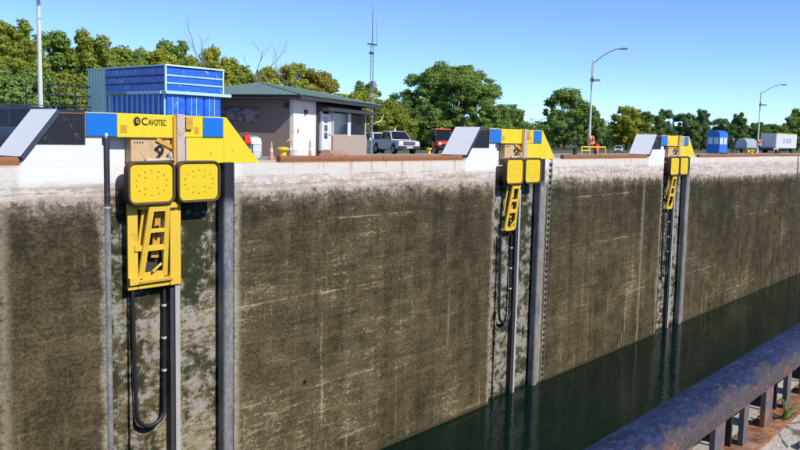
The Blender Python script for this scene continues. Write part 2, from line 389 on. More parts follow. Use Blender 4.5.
def leaf_mat():
    g = G("leaf")
    inf = g.t.nodes.new("ShaderNodeObjectInfo")
    geo = g.t.nodes.new("ShaderNodeNewGeometry")
    n1 = g.noise(g.P, 0.33, 3, 0.6)
    f = g.add(g.mul(geo.outputs["Random Per Island"], 0.65), g.mul(n1, 0.35))
    dark = g.mix(1.0, inf.outputs["Color"], (0.52, 0.62, 0.5), 'MULTIPLY')
    lite = g.mix(1.0, inf.outputs["Color"], (1.5, 1.38, 1.25), 'MULTIPLY')
    c = g.mix(f, dark, lite)
    g.set(col=c, rough=0.6, spec=0.3)
    tr = g.t.nodes.new("ShaderNodeBsdfTranslucent"); g._set(tr.inputs[0], g.mix(1.0, c, (1.25, 1.2, 0.6), 'MULTIPLY'))
    mx = g.t.nodes.new("ShaderNodeMixShader"); mx.inputs[0].default_value = 0.42
    g.t.links.new(g.b.outputs[0], mx.inputs[1]); g.t.links.new(tr.outputs[0], mx.inputs[2])
    g.t.links.new(mx.outputs[0], g.t.nodes["Material Output"].inputs[0])
    return g.m
M['leaf'] = leaf_mat()
g = G("grass_blade"); g.set(col=g.mix(g.noise(g.P, 20, 2), (0.09, 0.16, 0.03), (0.25, 0.34, 0.09)), rough=0.6); M['blade'] = g.m

# ------------------------------------------------------------------ mesh helpers
class MB:
    def __init__(s): s.v = []; s.f = []
    def _add(s, vs, fs):
        o = len(s.v); s.v += [tuple(q) for q in vs]; s.f += [tuple(i + o for i in q) for q in fs]; return s
    def box(s, x0, x1, y0, y1, z0, z1):
        return s._add([(x0, y0, z0), (x1, y0, z0), (x1, y1, z0), (x0, y1, z0), (x0, y0, z1), (x1, y0, z1), (x1, y1, z1), (x0, y1, z1)],
                      [(3, 2, 1, 0), (4, 5, 6, 7), (0, 1, 5, 4), (1, 2, 6, 5), (2, 3, 7, 6), (3, 0, 4, 7)])
    def hexa(s, bot, top):
        return s._add(list(bot) + list(top), [(3, 2, 1, 0), (4, 5, 6, 7), (0, 1, 5, 4), (1, 2, 6, 5), (2, 3, 7, 6), (3, 0, 4, 7)])
    def prism(s, poly, axis, a, b):
        """poly: 2-D outline; axis y: (x,z) between y=a..b; z: (x,y); x: (y,z)"""
        def P(q, t): return {'y': (q[0], t, q[1]), 'z': (q[0], q[1], t), 'x': (t, q[0], q[1])}[axis]
        n = len(poly)
        vs = [P(q, a) for q in poly] + [P(q, b) for q in poly]
        fs = [tuple(range(n))[::-1], tuple(range(n, 2 * n))] + [(i, (i + 1) % n, (i + 1) % n + n, i + n) for i in range(n)]
        return s._add(vs, fs)
    def tube(s, pts, r, n=10, cap=True):
        pts = [Vector(q) for q in pts]
        rs = r if hasattr(r, '__len__') else [r] * len(pts)
        rings = []; prev = None
        for i, q in enumerate(pts):
            d = (pts[min(i + 1, len(pts) - 1)] - pts[max(i - 1, 0)])
            d = d.normalized() if d.length > 1e-9 else Vector((0, 0, 1))
            if prev is None:
                a = d.orthogonal().normalized()
            else:
                a = prev - d * prev.dot(d)
                a = a.normalized() if a.length > 1e-6 else d.orthogonal().normalized()
            prev = a; b = d.cross(a)
            rings.append([q + (a * math.cos(t) + b * math.sin(t)) * rs[i] for t in [2 * math.pi * k / n for k in range(n)]])
        vs = [p for rg in rings for p in rg]; fs = []
        for i in range(len(pts) - 1):
            for k in range(n):
                fs.append((i * n + k, i * n + (k + 1) % n, (i + 1) * n + (k + 1) % n, (i + 1) * n + k))
        if cap:
            fs += [tuple(range(n))[::-1], tuple(range((len(pts) - 1) * n, len(pts) * n))]
        return s._add(vs, fs)
    def lathe(s, prof, c, n=20):
        """prof: (r,z) from bottom to top about the vertical through c"""
        vs = []; fs = []
        for r, z in prof:
            for k in range(n):
                t = 2 * math.pi * k / n
                vs.append((c[0] + r * math.cos(t), c[1] + r * math.sin(t), c[2] + z))
        m = len(prof)
        for i in range(m - 1):
            for k in range(n):
                fs.append((i * n + k, i * n + (k + 1) % n, (i + 1) * n + (k + 1) % n, (i + 1) * n + k))
        fs += [tuple(range(n))[::-1], tuple(range((m - 1) * n, m * n))]
        return s._add(vs, fs)
    def build(s, name, mat, parent=None, bevel=0.0, smooth=False, seg=2):
        me = bpy.data.meshes.new(name)
        me.from_pydata(s.v, [], s.f)
        bm = bmesh.new(); bm.from_mesh(me); bmesh.ops.recalc_face_normals(bm, faces=bm.faces); bm.to_mesh(me); bm.free()
        me.materials.append(M[mat] if isinstance(mat, str) else mat)
        if smooth:
            me.polygons.foreach_set('use_smooth', [True] * len(me.polygons))
            try: me.set_sharp_from_angle(angle=R(40))
            except Exception: pass
        o = bpy.data.objects.new(name, me); COL.objects.link(o)
        if parent is not None: o.parent = parent
        if bevel:
            b = o.modifiers.new("bevel", 'BEVEL'); b.width = bevel; b.segments = seg; b.limit_method = 'ANGLE'; b.angle_limit = R(35)
        return o

def tag(o, label=None, cat=None, group=None, kind=None):
    if label: o["label"] = label
    if cat: o["category"] = cat
    if group: o["group"] = group
    if kind: o["kind"] = kind
    return o
def thing(name, label, cat, loc=(0, 0, 0), rz=0.0, group=None):
    o = bpy.data.objects.new(name, None); o.empty_display_size = 0.3
    COL.objects.link(o); o.location = loc; o.rotation_euler = (0, 0, rz)
    return tag(o, label, cat, group)
def struct(o): o["kind"] = "structure"; return o
def kids(o): return [c for c in bpy.data.objects if c.parent == o]
def copy_tree(o, parent=None):
    c = o.copy(); COL.objects.link(c); c.parent = parent
    for ch in kids(o): copy_tree(ch, c)
    return c

# ================================================================== THE SETTING
PITCHX = 23.7
ZW = -13.72
WX0, WX1 = -12.0, 210.0
# ground: one sheet with the chamber cut out, sloping gently down behind the lock
def ground_z(y):
    if y <= 36: return 0.0
    if y <= 76: return -0.0288 * (y - 36)
    return -1.152
gm = MB()
xs = [-2500, WX0, WX1, 4000]
ys = [-2500, -2.6, 27.5, 36, 46, 56, 66, 76, 4000]
idx = {}
for j, yy in enumerate(ys):
    for i, xx in enumerate(xs):
        idx[i, j] = len(gm.v); gm.v.append((xx, yy, ground_z(yy) - 0.004))
for j in range(len(ys) - 1):
    for i in range(3):
        if i == 1 and j == 1: continue
        gm.f.append((idx[i, j], idx[i + 1, j], idx[i + 1, j + 1], idx[i, j + 1]))
struct(gm.build("ground", 'grass'))
pm = MB()
py = [27.5, 36, 46, 56, 66, 74]
for j in range(len(py) - 1):
    o = len(pm.v)
    pm.v += [(-60, py[j], ground_z(py[j])), (320, py[j], ground_z(py[j])), (320, py[j + 1], ground_z(py[j + 1])), (-60, py[j + 1], ground_z(py[j + 1]))]
    pm.f.append((o, o + 1, o + 2, o + 3))
struct(pm.build("pavement", 'pavement'))
wm = MB(); wm.v = [(WX0, 1.15, ZW), (WX1, 1.15, ZW), (WX1, 25.6, ZW), (WX0, 25.6, ZW)]; wm.f = [(0, 1, 2, 3)]
struct(wm.build("water", 'water'))

# ---- far lock wall: monoliths with recessed joints, recess backs, upstands
wall = thing("lock_wall", "tall stained concrete lock wall with bleached white top, opposite side of the chamber", "wall", (0, 25, 0))
WB = 27.5 - 25
def panel(x0, x1, y0=0.0, mat='wall', name='wall_panel', z1=0.0):
    # chamfered edges leave a shallow V joint between neighbours
    c = 0.025
    poly = [(x0 + 0.006, y0 + c), (x0 + 0.006 + c, y0), (x1 - 0.006 - c, y0), (x1 - 0.006, y0 + c), (x1 - 0.006, WB if z1 == 0 else 1.5), (x0 + 0.006, WB if z1 == 0 else 1.5)]
    return MB().prism(poly, 'z', -17.0, z1).build(name, mat, wall)
RL, RR, RD = 15.5, 20.9, 0.5
LAD = [(45.12, 45.52), (101.4, 101.85)]
edges = []
panel(WX0, 3.0); panel(3.0, 15.5)
segs = [(20.9, 31.06), (31.06, 39.2), (44.6, 45.12), (45.52, 54.2), (54.2, 62.9), (68.3, 77.5), (77.5, 89.3), (89.3, 101.4), (101.85, 113), (113, 125), (125, 150), (150, WX1)]
for a, b in segs: panel(a, b)
for k in range(3):
    x0, x1 = RL + PITCHX * k, RR + PITCHX * k
    panel(x0, x1, RD, 'recess', 'recess_back', 0.88)
    MB().box(x0 - 0.68, x0 - 0.01, 0.08, 1.3, 0.632, 0.893).build("plinth", 'wall', wall, bevel=0.015)
    MB().prism([(x0 - 2.88, 0.0), (x0, 0.0), (x0, 0.63), (x0 - 2.36, 0.63)], 'y', 0.0, 1.6).build("upstand_block", 'wall', wall)
for a, b in LAD: panel(a, b, 0.10, 'recess', 'ladder_slot')
# drain hole and slit in the second monolith
MB().lathe([(0.10, 0), (0.10, 0.02), (0.05, 0.02), (0.05, 0.001)], (0, 0, 0), 14).build("drain_hole", 'black', wall)
dh = bpy.data.objects["drain_hole"]; dh.rotation_euler = (R(90), 0, 0); dh.location = (24.75, -0.001, -9.32)
MB().box(25.18, 25.25, -0.012, 0.05, -12.6, -10.6).build("stain_slit", 'rail_dark', wall, bevel=0.01)
ends = MB().box(WX1, WX1 + 3, -2.5, 27.5, -17, 0)
tag(ends.build("end_wall", 'near_wall'), "plain concrete end wall closing the far end of the chamber", "wall")
tag(MB().box(WX0 - 3, WX0, -2.6, 27.5, -17, 0).build("end_wall", 'near_wall'), "plain concrete end wall closing the near end of the chamber", "wall")
nw = thing("near_lock_wall", "near side lock wall with cracked white concrete deck under the blue curb", "wall", (0, 1.15, 0))
MB().box(WX0, WX1, -3.75, 0, -17, -0.12).build("wall_body", 'near_wall', nw)
MB().box(WX0, WX1, -3.75, 0, -0.12, 0.0).build("deck_slab", 'near_deck', nw, bevel=0.015)

# ================================================================== NEAR CURB
nc = thing("curb_rail", "chipped blue pipe curb on steel uprights along the near coping", "curb", (0, 0.87, 0))
prof = []
for k in range(0, 15):                                   # rounded pipe head running into a flat landward face
    t = R(180 - k * 15)
    prof.append((0.078 + 0.078 * math.cos(t), 0.198 + 0.076 * math.sin(t)))
prof = [(0.0, 0.165)] + prof + [(0.03, 0.165)]
MB().prism(prof, 'x', -4.0, 70.0).build("pipe", 'curb_blue', nc, smooth=True)
MB().box(-4, 70, -0.045, 0.06, 0.001, 0.014).build("base_plate", 'rust_plate', nc)
k = 0; x = -3.46
while x < 34:
    w = 0.028 if k % 2 else 0.05
    MB().prism([(x - w, 0.014), (x + w, 0.014), (x + w, 0.155), (x + w + 0.025, 0.182), (x - w - 0.025, 0.182), (x - w, 0.155)], 'y', 0.004, 0.022).build("upright", 'curb_grey', nc)
    if k % 2 == 0:
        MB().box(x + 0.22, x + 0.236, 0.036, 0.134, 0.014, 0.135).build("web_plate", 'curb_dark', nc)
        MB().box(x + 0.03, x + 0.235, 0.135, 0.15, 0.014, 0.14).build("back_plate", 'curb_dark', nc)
    x += 0.285; k += 1
gt = MB()
for i in range(16):
    a = random.uniform(0, 6.28); l = random.uniform(0.06, 0.15); b0 = Vector((3.5 + random.uniform(-.02, .02), 0.845 + random.uniform(-.01, .01), 0.012))
    tip = b0 + Vector((math.cos(a) * l * 0.8, math.sin(a) * l * 0.5 - 0.03, l * random.uniform(.5, .9)))
    mid = (b0 + tip) / 2 + Vector((0, 0, l * 0.2))
    gt.tube([b0, mid, tip], [0.003, 0.0025, 0.0005], 4)
tag(gt.build("grass_tuft", 'blade'), "small tuft of green grass growing at the foot of the blue curb", "grass", kind="stuff")
for i, (x, y, a, l) in enumerate([(3.25, 0.72, 0.25, 0.05), (3.62, 0.77, 0.1, 0.045), (3.55, 0.66, 0.7, 0.06), (3.05, 0.62, 0.4, 0.05), (3.86, 0.74, -.2, 0.05), (2.95, 0.76, 1.0, .03)]):
    d = Vector((math.cos(a), math.sin(a), 0)) * l
    p0 = Vector((x, y, 0.006))
    lab = ["dark curled dead leaf lying on the white deck nearest the rusted plate", "small dead leaf on the deck beside the grass tuft", "longest dead leaf on the white deck",
           "dead leaf at the bottom edge of the picture", "dead leaf farthest along the white deck", "tiny dark chip beside the rusted base plate"][i]
    tag(MB().tube([p0 - d, p0 - d * .4 + Vector((0, .01, .008)), p0 + d * .4 + Vector((0, -.006, .01)), p0 + d], [0.002, 0.010, 0.008, 0.002], 6).build("dead_leaf", 'bark'),
        lab, "leaf", "dead leaves on the near deck")

# ================================================================== FAR CURBS
def far_curb(x0, x1, label):
    t = thing("curb_beam", label, "curb", (x0, 25, 0), group="rusty curb beams along the far coping")
    L = x1 - x0
    prof = [(0.06, 0.0)]
    for k in range(9):
        a = R(200 - k * 25)
        prof.append((0.19 + 0.14 * math.cos(a), 0.145 + 0.12 * math.sin(a)))
    prof += [(0.30, 0.0)]
    n = max(1, round(L / 6.0)); s = L / n
    for i in range(n):
        MB().prism(prof, 'x', i * s + 0.012, (i + 1) * s - 0.012).build("beam_section", 'rust', t, smooth=True)
        MB().box(i * s + 0.2, i * s + 0.5, 0.02, 0.36, 0.001, 0.05).build("foot_plate", 'rust_plate', t)
    return t
far_curb(-8, 12.62, "rusty curb beam at far left, ending under the nearest white ramp")
far_curb(23.3, 36.05, "long rusty brown curb beam in front of the low green roofed building")
far_curb(47.0, 59.75, "rusty curb beam between middle and farthest mooring units")
far_curb(70.6, 113.0, "far rusty curb beam in front of the blue kiosk and white container")

# ================================================================== MOORING UNITS
def rrect(cx, cz, w, h, r, n=6):
    pts = []
    for (sx, sz, a0) in ((1, 1, 0), (-1, 1, 90), (-1, -1, 180), (1, -1, 270)):
        for k in range(n + 1):
            a = R(a0 + 90 * k / n)
            pts.append((cx + sx * (w / 2 - r) + r * math.cos(a), cz + sz * (h / 2 - r) + r * math.sin(a)))
    return pts

def bar(mb, a, b, w, d, y0):
    """flat bar between a and b, each (x, z, y); width w, depth d towards +y"""
    a = Vector((a[0], a[2], a[1])); b = Vector((b[0], b[2], b[1]))
    t = (b - a).normalized(); nrm = Vector((0, 1, 0)); s = t.cross(nrm).normalized() * (w / 2); q = s.cross(t).normalized() * d
    if q.y < 0: q = -q
    mb.hexa([a - s, a + s, a + s + q, a - s + q], [b - s, b + s, b + s + q, b - s + q])

def make_unit():
    # local origin: recess near corner on the coping line (x = 15.5, y = 25, z = 0)
    t = thing("mooring_unit", "", "mooring unit", (RL, 25, 0), group="yellow vacuum mooring units in the far wall")
    # --- cabinets bridging the recess
    cab = MB().box(-0.70, 2.74, 0.02, 1.35, 0.90, 1.70).build("cabinet", 'yellow', t, bevel=0.02)
    MB().box(-0.69, 0.43, -0.012, 0.03, 0.93, 1.675).build("door", 'blue', cab, bevel=0.012)
    MB().box(0.385, 0.40, -0.02, 0.0, 1.2, 1.38).build("handle", 'grey_metal', cab)
    v = MB()
    for i in range(6): v.box(0.56, 0.80, 0.006, 0.03, 1.06 + i * 0.045, 1.085 + i * 0.045)
    v.build("vent", 'orange_yellow', cab)
    c2 = MB().box(3.14, 4.93, 0.02, 1.35, 0.945, 1.70).build("cabinet", 'yellow', t, bevel=0.02)
    MB().box(3.94, 4.86, -0.012, 0.03, 0.965, 1.67).build("door", 'blue', c2, bevel=0.012)
    MB().box(4.80, 4.815, -0.02, 0.0, 1.25, 1.4).build("handle", 'grey_metal', c2)
    MB().box(3.96, 3.985, -0.02, 0.0, 1.35, 1.45).build("latch", 'grey_metal', c2)
    MB().box(3.12, 3.42, -0.10, 0.02, 1.22, 1.66).build("junction_box", 'orange_yellow', c2, bevel=0.02)
    v = MB()
    for i in range(6): v.box(3.56, 3.76, 0.006, 0.03, 1.06 + i * 0.045, 1.085 + i * 0.045)
    v.build("vent", 'orange_yellow', c2)
    # sloped yellow guard on the far side
    MB().prism([(4.94, 0.012), (6.68, 0.012), (5.04, 1.70), (4.94, 1.70)], 'y', 0.045, 1.4).build("guard_slope", 'yellow', t)
    MB().box(3.24, 4.936, 0.05, 1.38, 0.012, 0.94).build("guard_plate", 'yellow', t)
    MB().box(5.3, 5.36, 0.03, 0.06, 0.42, 0.48).build("bolt", 'orange_yellow', t)
    MB().box(4.30, 4.36, 0.03, 0.06, 0.34, 0.40).build("bolt", 'orange_yellow', t)
    # --- guide column and rails down the recess
    col = MB().box(2.74, 3.08, -0.10, 0.30, -0.15, 1.74).build("guide_column", 'column', t, bevel=0.015)
    MB().box(2.62, 2.73, -0.06, 0.1, -0.05, 1.66).build("column_flange", 'orange_yellow', col)
    MB().box(2.62, 2.78, 0.2, 0.497, -16, -0.15).build("guide_rail", 'rail_dark', t)
    MB().box(2.78, 2.96, 0.12, 0.497, -16, -0.15).build("guide_rail", 'galv', t)
    MB().box(3.09, 3.15, 0.34, 0.497, -16, -0.15).build("guide_rail", 'rail_pale', t)
    MB().box(1.02, 1.12, 0.36, 0.497, -16, -4.3).build("guide_rail", 'recess', t)
    # --- mechanism between cabinet and pads
    mech = MB().box(1.02, 2.60, 0.12, 0.42, 0.02, 0.90).build("mechanism_plate", 'beige', t, bevel=0.02)
    b = MB()
    for i in range(4):
        q = 1.15 + i * 0.11; b.tube([(q, 0.121, 0.74), (q, 0.09, 0.74)], 0.025, 8)
    b.build("bolt", 'rust', mech)
    h = MB().tube([(1.98, 0.1, 0.5), (2.05, -0.04, 0.62), (2.16, -0.06, 0.52), (2.12, -0.05, 0.38), (2.02, 0.0, 0.25)], 0.055, 8)
    h.build("hydraulic_hose", 'black', mech, smooth=True)
    MB().tube([(1.5, 0.0, 0.12), (2.6, 0.0, 0.16)], 0.06, 10).build("cross_shaft", 'column', mech, smooth=True)
    mb = MB(); bar(mb, (2.0, 0.85, 0.05), (2.7, 0.55, 0.05), 0.14, 0.1, 0); mb.build("brace", 'orange_yellow', mech)
    mb = MB(); mb.lathe([(0.07, 0), (0.09, 0.05), (0.05, 0.22)], (2.5, -0.02, 0.2), 10); mb.build("ram", 'galv', mech, smooth=True)
    MB().box(3.16, 3.24, -0.02, 0.2, -0.1, 0.9).build("side_bracket", 'column', mech, bevel=0.01)
    # --- two vacuum pads standing out of the recess
    for cx in (1.58, 3.57):
        cz, w, hh = -0.64, 1.88, 1.50
        pad = MB().prism(rrect(cx, cz, w - 0.18, hh - 0.18, 0.22), 'y', -0.235, -0.10).build("pad", 'pad_yellow', t, bevel=0.015)
        out = rrect(cx, cz, w, hh, 0.30); inn = rrect(cx, cz, w - 0.17, hh - 0.17, 0.225)
        n = len(out); mb = MB()
        for ya, yb in ((-0.30, 0.0),):
            mb.v = [(q[0], ya, q[1]) for q in out] + [(q[0], yb, q[1]) for q in out] + [(q[0], ya, q[1]) for q in inn] + [(q[0], yb, q[1]) for q in inn]
            for i in range(n):
                j = (i + 1) % n
                mb.f += [(i, j, n + j, n + i), (2 * n + i, 3 * n + i, 3 * n + j, 2 * n + j), (i, 2 * n + i, 2 * n + j, j), (n + i, n + j, 3 * n + j, 3 * n + i)]
        mb.build("seal_rim", 'rim', pad, bevel=0.03, smooth=True)
        MB().prism(rrect(cx, cz, w - 0.3, hh - 0.3, 0.2), 'y', -0.10, 0.05).build("back_plate", 'orange_yellow', pad)
        ho = MB()
        for i in range(14):
            a = 2 * math.pi * (i + .5) / 14
            ho.tube([(cx + 0.62 * math.cos(a), -0.236, cz + 0.42 * math.sin(a)), (cx + 0.62 * math.cos(a), -0.239, cz + 0.42 * math.sin(a))], 0.026, 8)
        for i in range(4):
            a = math.pi / 4 + i * math.pi / 2
            ho.tube([(cx + 0.34 * math.cos(a), -0.236, cz + 0.26 * math.sin(a)), (cx + 0.34 * math.cos(a), -0.239, cz + 0.26 * math.sin(a))], 0.026, 8)
        ho.build("suction_holes", 'rim', pad)
        MB().box(cx - 0.35, cx + 0.35, 0.05, 0.2, cz - 0.3, cz + 0.3).build("pad_mount", 'orange_yellow', pad)
    MB().tube([(2.58, -0.05, -0.35), (2.58, -0.05, -0.95)], 0.05, 8).build("pad_hinge", 'orange_yellow', t, smooth=True)
    # --- yellow carriage below the pads
    car = MB().box(0.86, 1.26, 0.12, 0.22, -4.34, -1.35).build("carriage_frame", 'frame_yellow', t, bevel=0.02)
    MB().box(2.52, 2.98, 0.04, 0.22, -4.34, -1.35).build("side_member", 'frame_yellow', car, bevel=0.02)
    MB().box(1.26, 2.52, 0.10, 0.215, -4.34, -4.02).build("bottom_member", 'frame_yellow', car, bevel=0.02)
    MB().box(1.27, 2.51, 0.40, 0.44, -4.02, -1.5).build("carriage_back", 'rail_dark', car)
    MB().box(1.2, 2.6, -0.02, 0.10, -4.13, -4.06).build("sill_bar", 'orange_yellow', car)
    MB().box(0.86, 1.26, 0.02, 0.12, -4.16, -3.9).build("corner_block", 'frame_yellow', car, bevel=0.01)
    # swing arm, leaning out at the top
    ax = [(1.36, -3.98, 0.10), (1.62, -1.45, -0.20)]; bx = [(2.34, -3.98, 0.10), (2.26, -1.45, -0.20)]
    mb = MB(); bar(mb, ax[0], ax[1], 0.22, 0.10, 0); arm = mb.build("swing_arm", 'frame_yellow', t, bevel=0.012)
    mb = MB(); bar(mb, bx[0], bx[1], 0.20, 0.10, 0); mb.build("arm_rail", 'frame_yellow', arm, bevel=0.012)
    for f, th in ((0.97, 0.22), (0.66, 0.14), (0.42, 0.20), (0.03, 0.26)):
        p = [ax[0][i] + (ax[1][i] - ax[0][i]) * f for i in range(3)]; q = [bx[0][i] + (bx[1][i] - bx[0][i]) * f for i in range(3)]
        MB().box(p[0] + 0.05, q[0] - 0.05, p[2] + 0.004, p[2] + 0.085, p[1] - th / 2, p[1] + th / 2).build("arm_rung", 'frame_yellow', arm, bevel=0.01)
    mb = MB(); bar(mb, (1.36, -2.9, 0.2), (1.52, -1.5, 0.1), 0.16, 0.06, 0); mb.build("arm_strut", 'frame_yellow', arm)
    mb = MB(); bar(mb, (1.98, -3.3, 0.2), (2.12, -1.7, 0.1), 0.30, 0.06, 0); mb.build("arm_strut", 'orange_yellow', arm)
    MB().tube([(1.75, -0.01, -3.75), (2.1, -0.01, -3.5)], 0.045, 8).build("arm_tube", 'frame_yellow', arm)
    MB().tube([(1.95, 0.0, -2.15), (2.0, 0.02, -2.5)], 0.07, 8).build("arm_cylinder", 'dark_metal', arm, smooth=True)
    MB().box(1.1, 1.5, 0.06, 0.14, -3.0, -2.8).build("arm_bracket", 'frame_yellow', arm)
    MB().box(1.2, 2.75, -0.1, 0.1, -1.55, -1.36).build("arm_head", 'frame_yellow', arm, bevel=0.02)
    # --- hose loop under the carriage
    pts = []
    x0, x1, zt, zb = 1.10, 2.50, -4.3, -9.45
    for i in range(12):
        f = i / 11; pts.append((x0 + 0.10 * f ** 2, 0.24, zt + (zb + 0.8 - zt) * f))
    for i in range(1, 12):
        a = math.pi * i / 12
        pts.append((1.80 - 0.60 * math.cos(a), 0.24, zb + 0.8 - 0.72 * math.sin(a) ** 0.8))
    for i in range(12):
        f = 1 - i / 11; pts.append((2.40 + 0.08 * (1 - f), 0.30 + 0.08 * (1 - f), zt + (zb + 0.8 - zt) * f))
    ho = MB().tube(pts, 0.075, 10).build("hose", 'hose', t, smooth=True)
    ti = MB()
    for i in (3, 6, 9): ti.tube([(pts[-i][0], pts[-i][1], pts[-i][2] - .04), (pts[-i][0], pts[-i][1], pts[-i][2] + .04)], 0.09, 10)
    ti.build("hose_ties", 'white_plastic', ho)
    return t

unit = make_unit()
unit["label"] = "nearest yellow mooring unit, large, with black hose loop hanging below"
u2_ = copy_tree(unit); u2_.location.x += PITCHX; u2_["label"] = "middle yellow mooring unit beside the wall ladder"
u3_ = copy_tree(unit); u3_.location.x += 2 * PITCHX; u3_["label"] = "farthest and smallest yellow mooring unit on the wall"
for q in (u2_, u3_):                                     # the farther units show only the leaning arm, not the outer frame
    for c in kids(q):
        if c.name.startswith("carriage_frame"):
            for d in kids(c): bpy.data.objects.remove(d)
            bpy.data.objects.remove(c)
        elif c.name.startswith("swing_arm"):
            for d in kids(c):
                if d.name.startswith(("arm_head", "arm_bracket")): bpy.data.objects.remove(d)

# lettering and round emblem on the nearest cabinet
def text_mesh(txt, size, name):
    cu = bpy.data.curves.new(name + "_curve", 'FONT'); cu.body = txt; cu.size = size; cu.extrude = 0.002; cu.offset = size * 0.018
    tmp = bpy.data.objects.new(name + "_tmp", cu); COL.objects.link(tmp)
    bpy.context.view_layer.update()
    me = bpy.data.meshes.new_from_object(tmp.evaluated_get(bpy.context.evaluated_depsgraph_get()))
    w = max(v.co.x for v in me.vertices)
    bpy.data.objects.remove(tmp)
    me.materials.clear(); me.materials.append(M['logo']); me.name = name
    return me, w
cab1 = [c for c in kids(unit) if c.name.startswith("cabinet")][0]
meC, wC = text_mesh("C", 0.36, "lettering")
o = bpy.data.objects.new("lettering", meC); COL.objects.link(o); o.parent = cab1; o.rotation_euler = (R(90), 0, 0); o.location = (1.36, 0.012, 1.33)
meT, wT = text_mesh("AVOTEC", 0.285, "lettering")
o = bpy.data.objects.new("lettering", meT); COL.objects.link(o); o.parent = cab1; o.rotation_euler = (R(90), 0, 0); o.location = (1.36 + wC + 0.03, 0.012, 1.33)
o.scale.x = min(1.0, (2.36 - (1.36 + wC + 0.03)) / wT)
em = MB()
outp = [(1.19 + 0.135 * math.cos(R(a)), 1.45 + 0.15 * math.sin(R(a))) for a in range(-60, 301, 12)]
inp = [(1.215 + 0.062 * math.cos(R(a)), 1.46 + 0.075 * math.sin(R(a))) for a in range(-60, 301, 12)]
n = len(outp)
for i in range(n - 4):
    q = [outp[i], outp[i + 1], inp[i + 1], inp[i]]
    em._add([(p[0], 0.008, p[1]) for p in q], [(0, 1, 2, 3)])
em._add([(1.06, 0.008, 1.31), (1.2, 0.008, 1.30), (1.3, 0.008, 1.36), (1.16, 0.008, 1.38)], [(0, 1, 2, 3)])
em._add([(1.22 + 0.035 * math.cos(R(a)), 0.008, 1.46 + 0.04 * math.sin(R(a))) for a in range(0, 360, 30)], [tuple(range(12))])
em.build("emblem", 'logo', cab1)

# ---- guard ramps on the near side of each unit
def make_ramp():
    t = thing("guard_ramp", "", "ramp", (RL, 25, 0), group="white guard ramps beside the mooring units")
    a = (-2.89, 0.27); b = (-1.67, 1.74)
    d = Vector((b[0] - a[0], b[1] - a[1])).normalized(); nn = Vector((d.y, -d.x)) * 0.17
    MB().prism([a, b, (b[0] + nn.x * .2, b[1]), (b[0] + nn.x, b[1] + nn.y), (a[0] + nn.x, a[1] + nn.y)], 'y', 0.0, 1.6).build("ramp_slab", 'slab_edge', t, bevel=0.01)
    o2 = Vector((-d.y, d.x)) * 0.012
    MB().prism([(a[0] + o2.x * .1, a[1] + o2.y * .1), (a[0] + o2.x, a[1] + o2.y), (b[0] + o2.x, b[1] + o2.y), (b[0] + o2.x * .1, b[1] + o2.y * .1)], 'y', 0.004, 1.596).build("ramp_plate", 'white_paint', t)
    MB().prism([(-2.42, 0.632), (-0.705, 0.632), (-0.705, 1.70), (-1.52, 1.70)], 'y', 0.05, 1.55).build("side_panel", 'side_black', t, bevel=0.01)
    MB().box(-1.6, -0.72, 0.03, 0.06, 1.62, 1.66).build("top_trim", 'rust', t)
    MB().box(-0.76, -0.715, 0.03, 0.055, 0.66, 1.60).build("edge_trim", 'slab_edge', t)
    return t
ramp = make_ramp(); ramp["label"] = "nearest white sloping guard ramp with black side panel, at far left"
r_ = copy_tree(ramp); r_.location.x += PITCHX; r_["label"] = "white sloping guard ramp beside the red utility vehicle"
r_ = copy_tree(ramp); r_.location.x += 2 * PITCHX; r_["label"] = "smallest white guard ramp, beside the farthest mooring unit"

# ---- fender posts
def post(x, y, r, ztop, label, knob):
    t = thing("fender_post", label, "post", (x, y, 0), group="round steel posts at the recess corners")
    pts = [(0, 0, -16.5)] + [(0, 0, -14 + i) for i in range(13)] + [(0, 0, ztop - 0.03), (0, 0, ztop)]
    if r < 0.2:
        MB().tube(pts, [r] * (len(pts) - 1) + [r * 0.9], 24).build("post_tube", 'post', t, smooth=True)
    else:                                                # heavy square section with rounded corners
        MB().prism(rrect(0, 0, 1.75 * r, 1.75 * r, 0.42 * r), 'z', -16.5, ztop).build("post_tube", 'post', t, smooth=True)
    MB().lathe([(0.05, 0), (0.05, 0.05), (0.075, 0.06), (0.075, 0.13), (0.03, 0.17)], (0, 0, ztop), 12).build("post_cap", knob, t, smooth=True)
    for z in (-1.45,):
        if r < 0.2: MB().tube([(0, 0, z), (0, 0, z + 0.06)], r * 1.04, 24).build("sleeve_band", 'galv', t, smooth=True)
    return t
names = ["nearest", "middle", "farthest"]
for k in range(3):
    if k == 0: post(15.52 + PITCHX * k, 25.03, 0.115, 0.88, ["thin black and grey post left of the nearest mooring unit", "thin post just left of the middle mooring unit's pads", "thin post just left of the farthest mooring unit's pads"][k], 'lens')
    post(20.62 + PITCHX * k, 25.16, 0.265, 0.03, ["thick black topped post right of the nearest mooring unit", "thick grey post between the middle mooring unit and the ladder", "thick grey post right of the farthest mooring unit"][k], 'dark_metal')

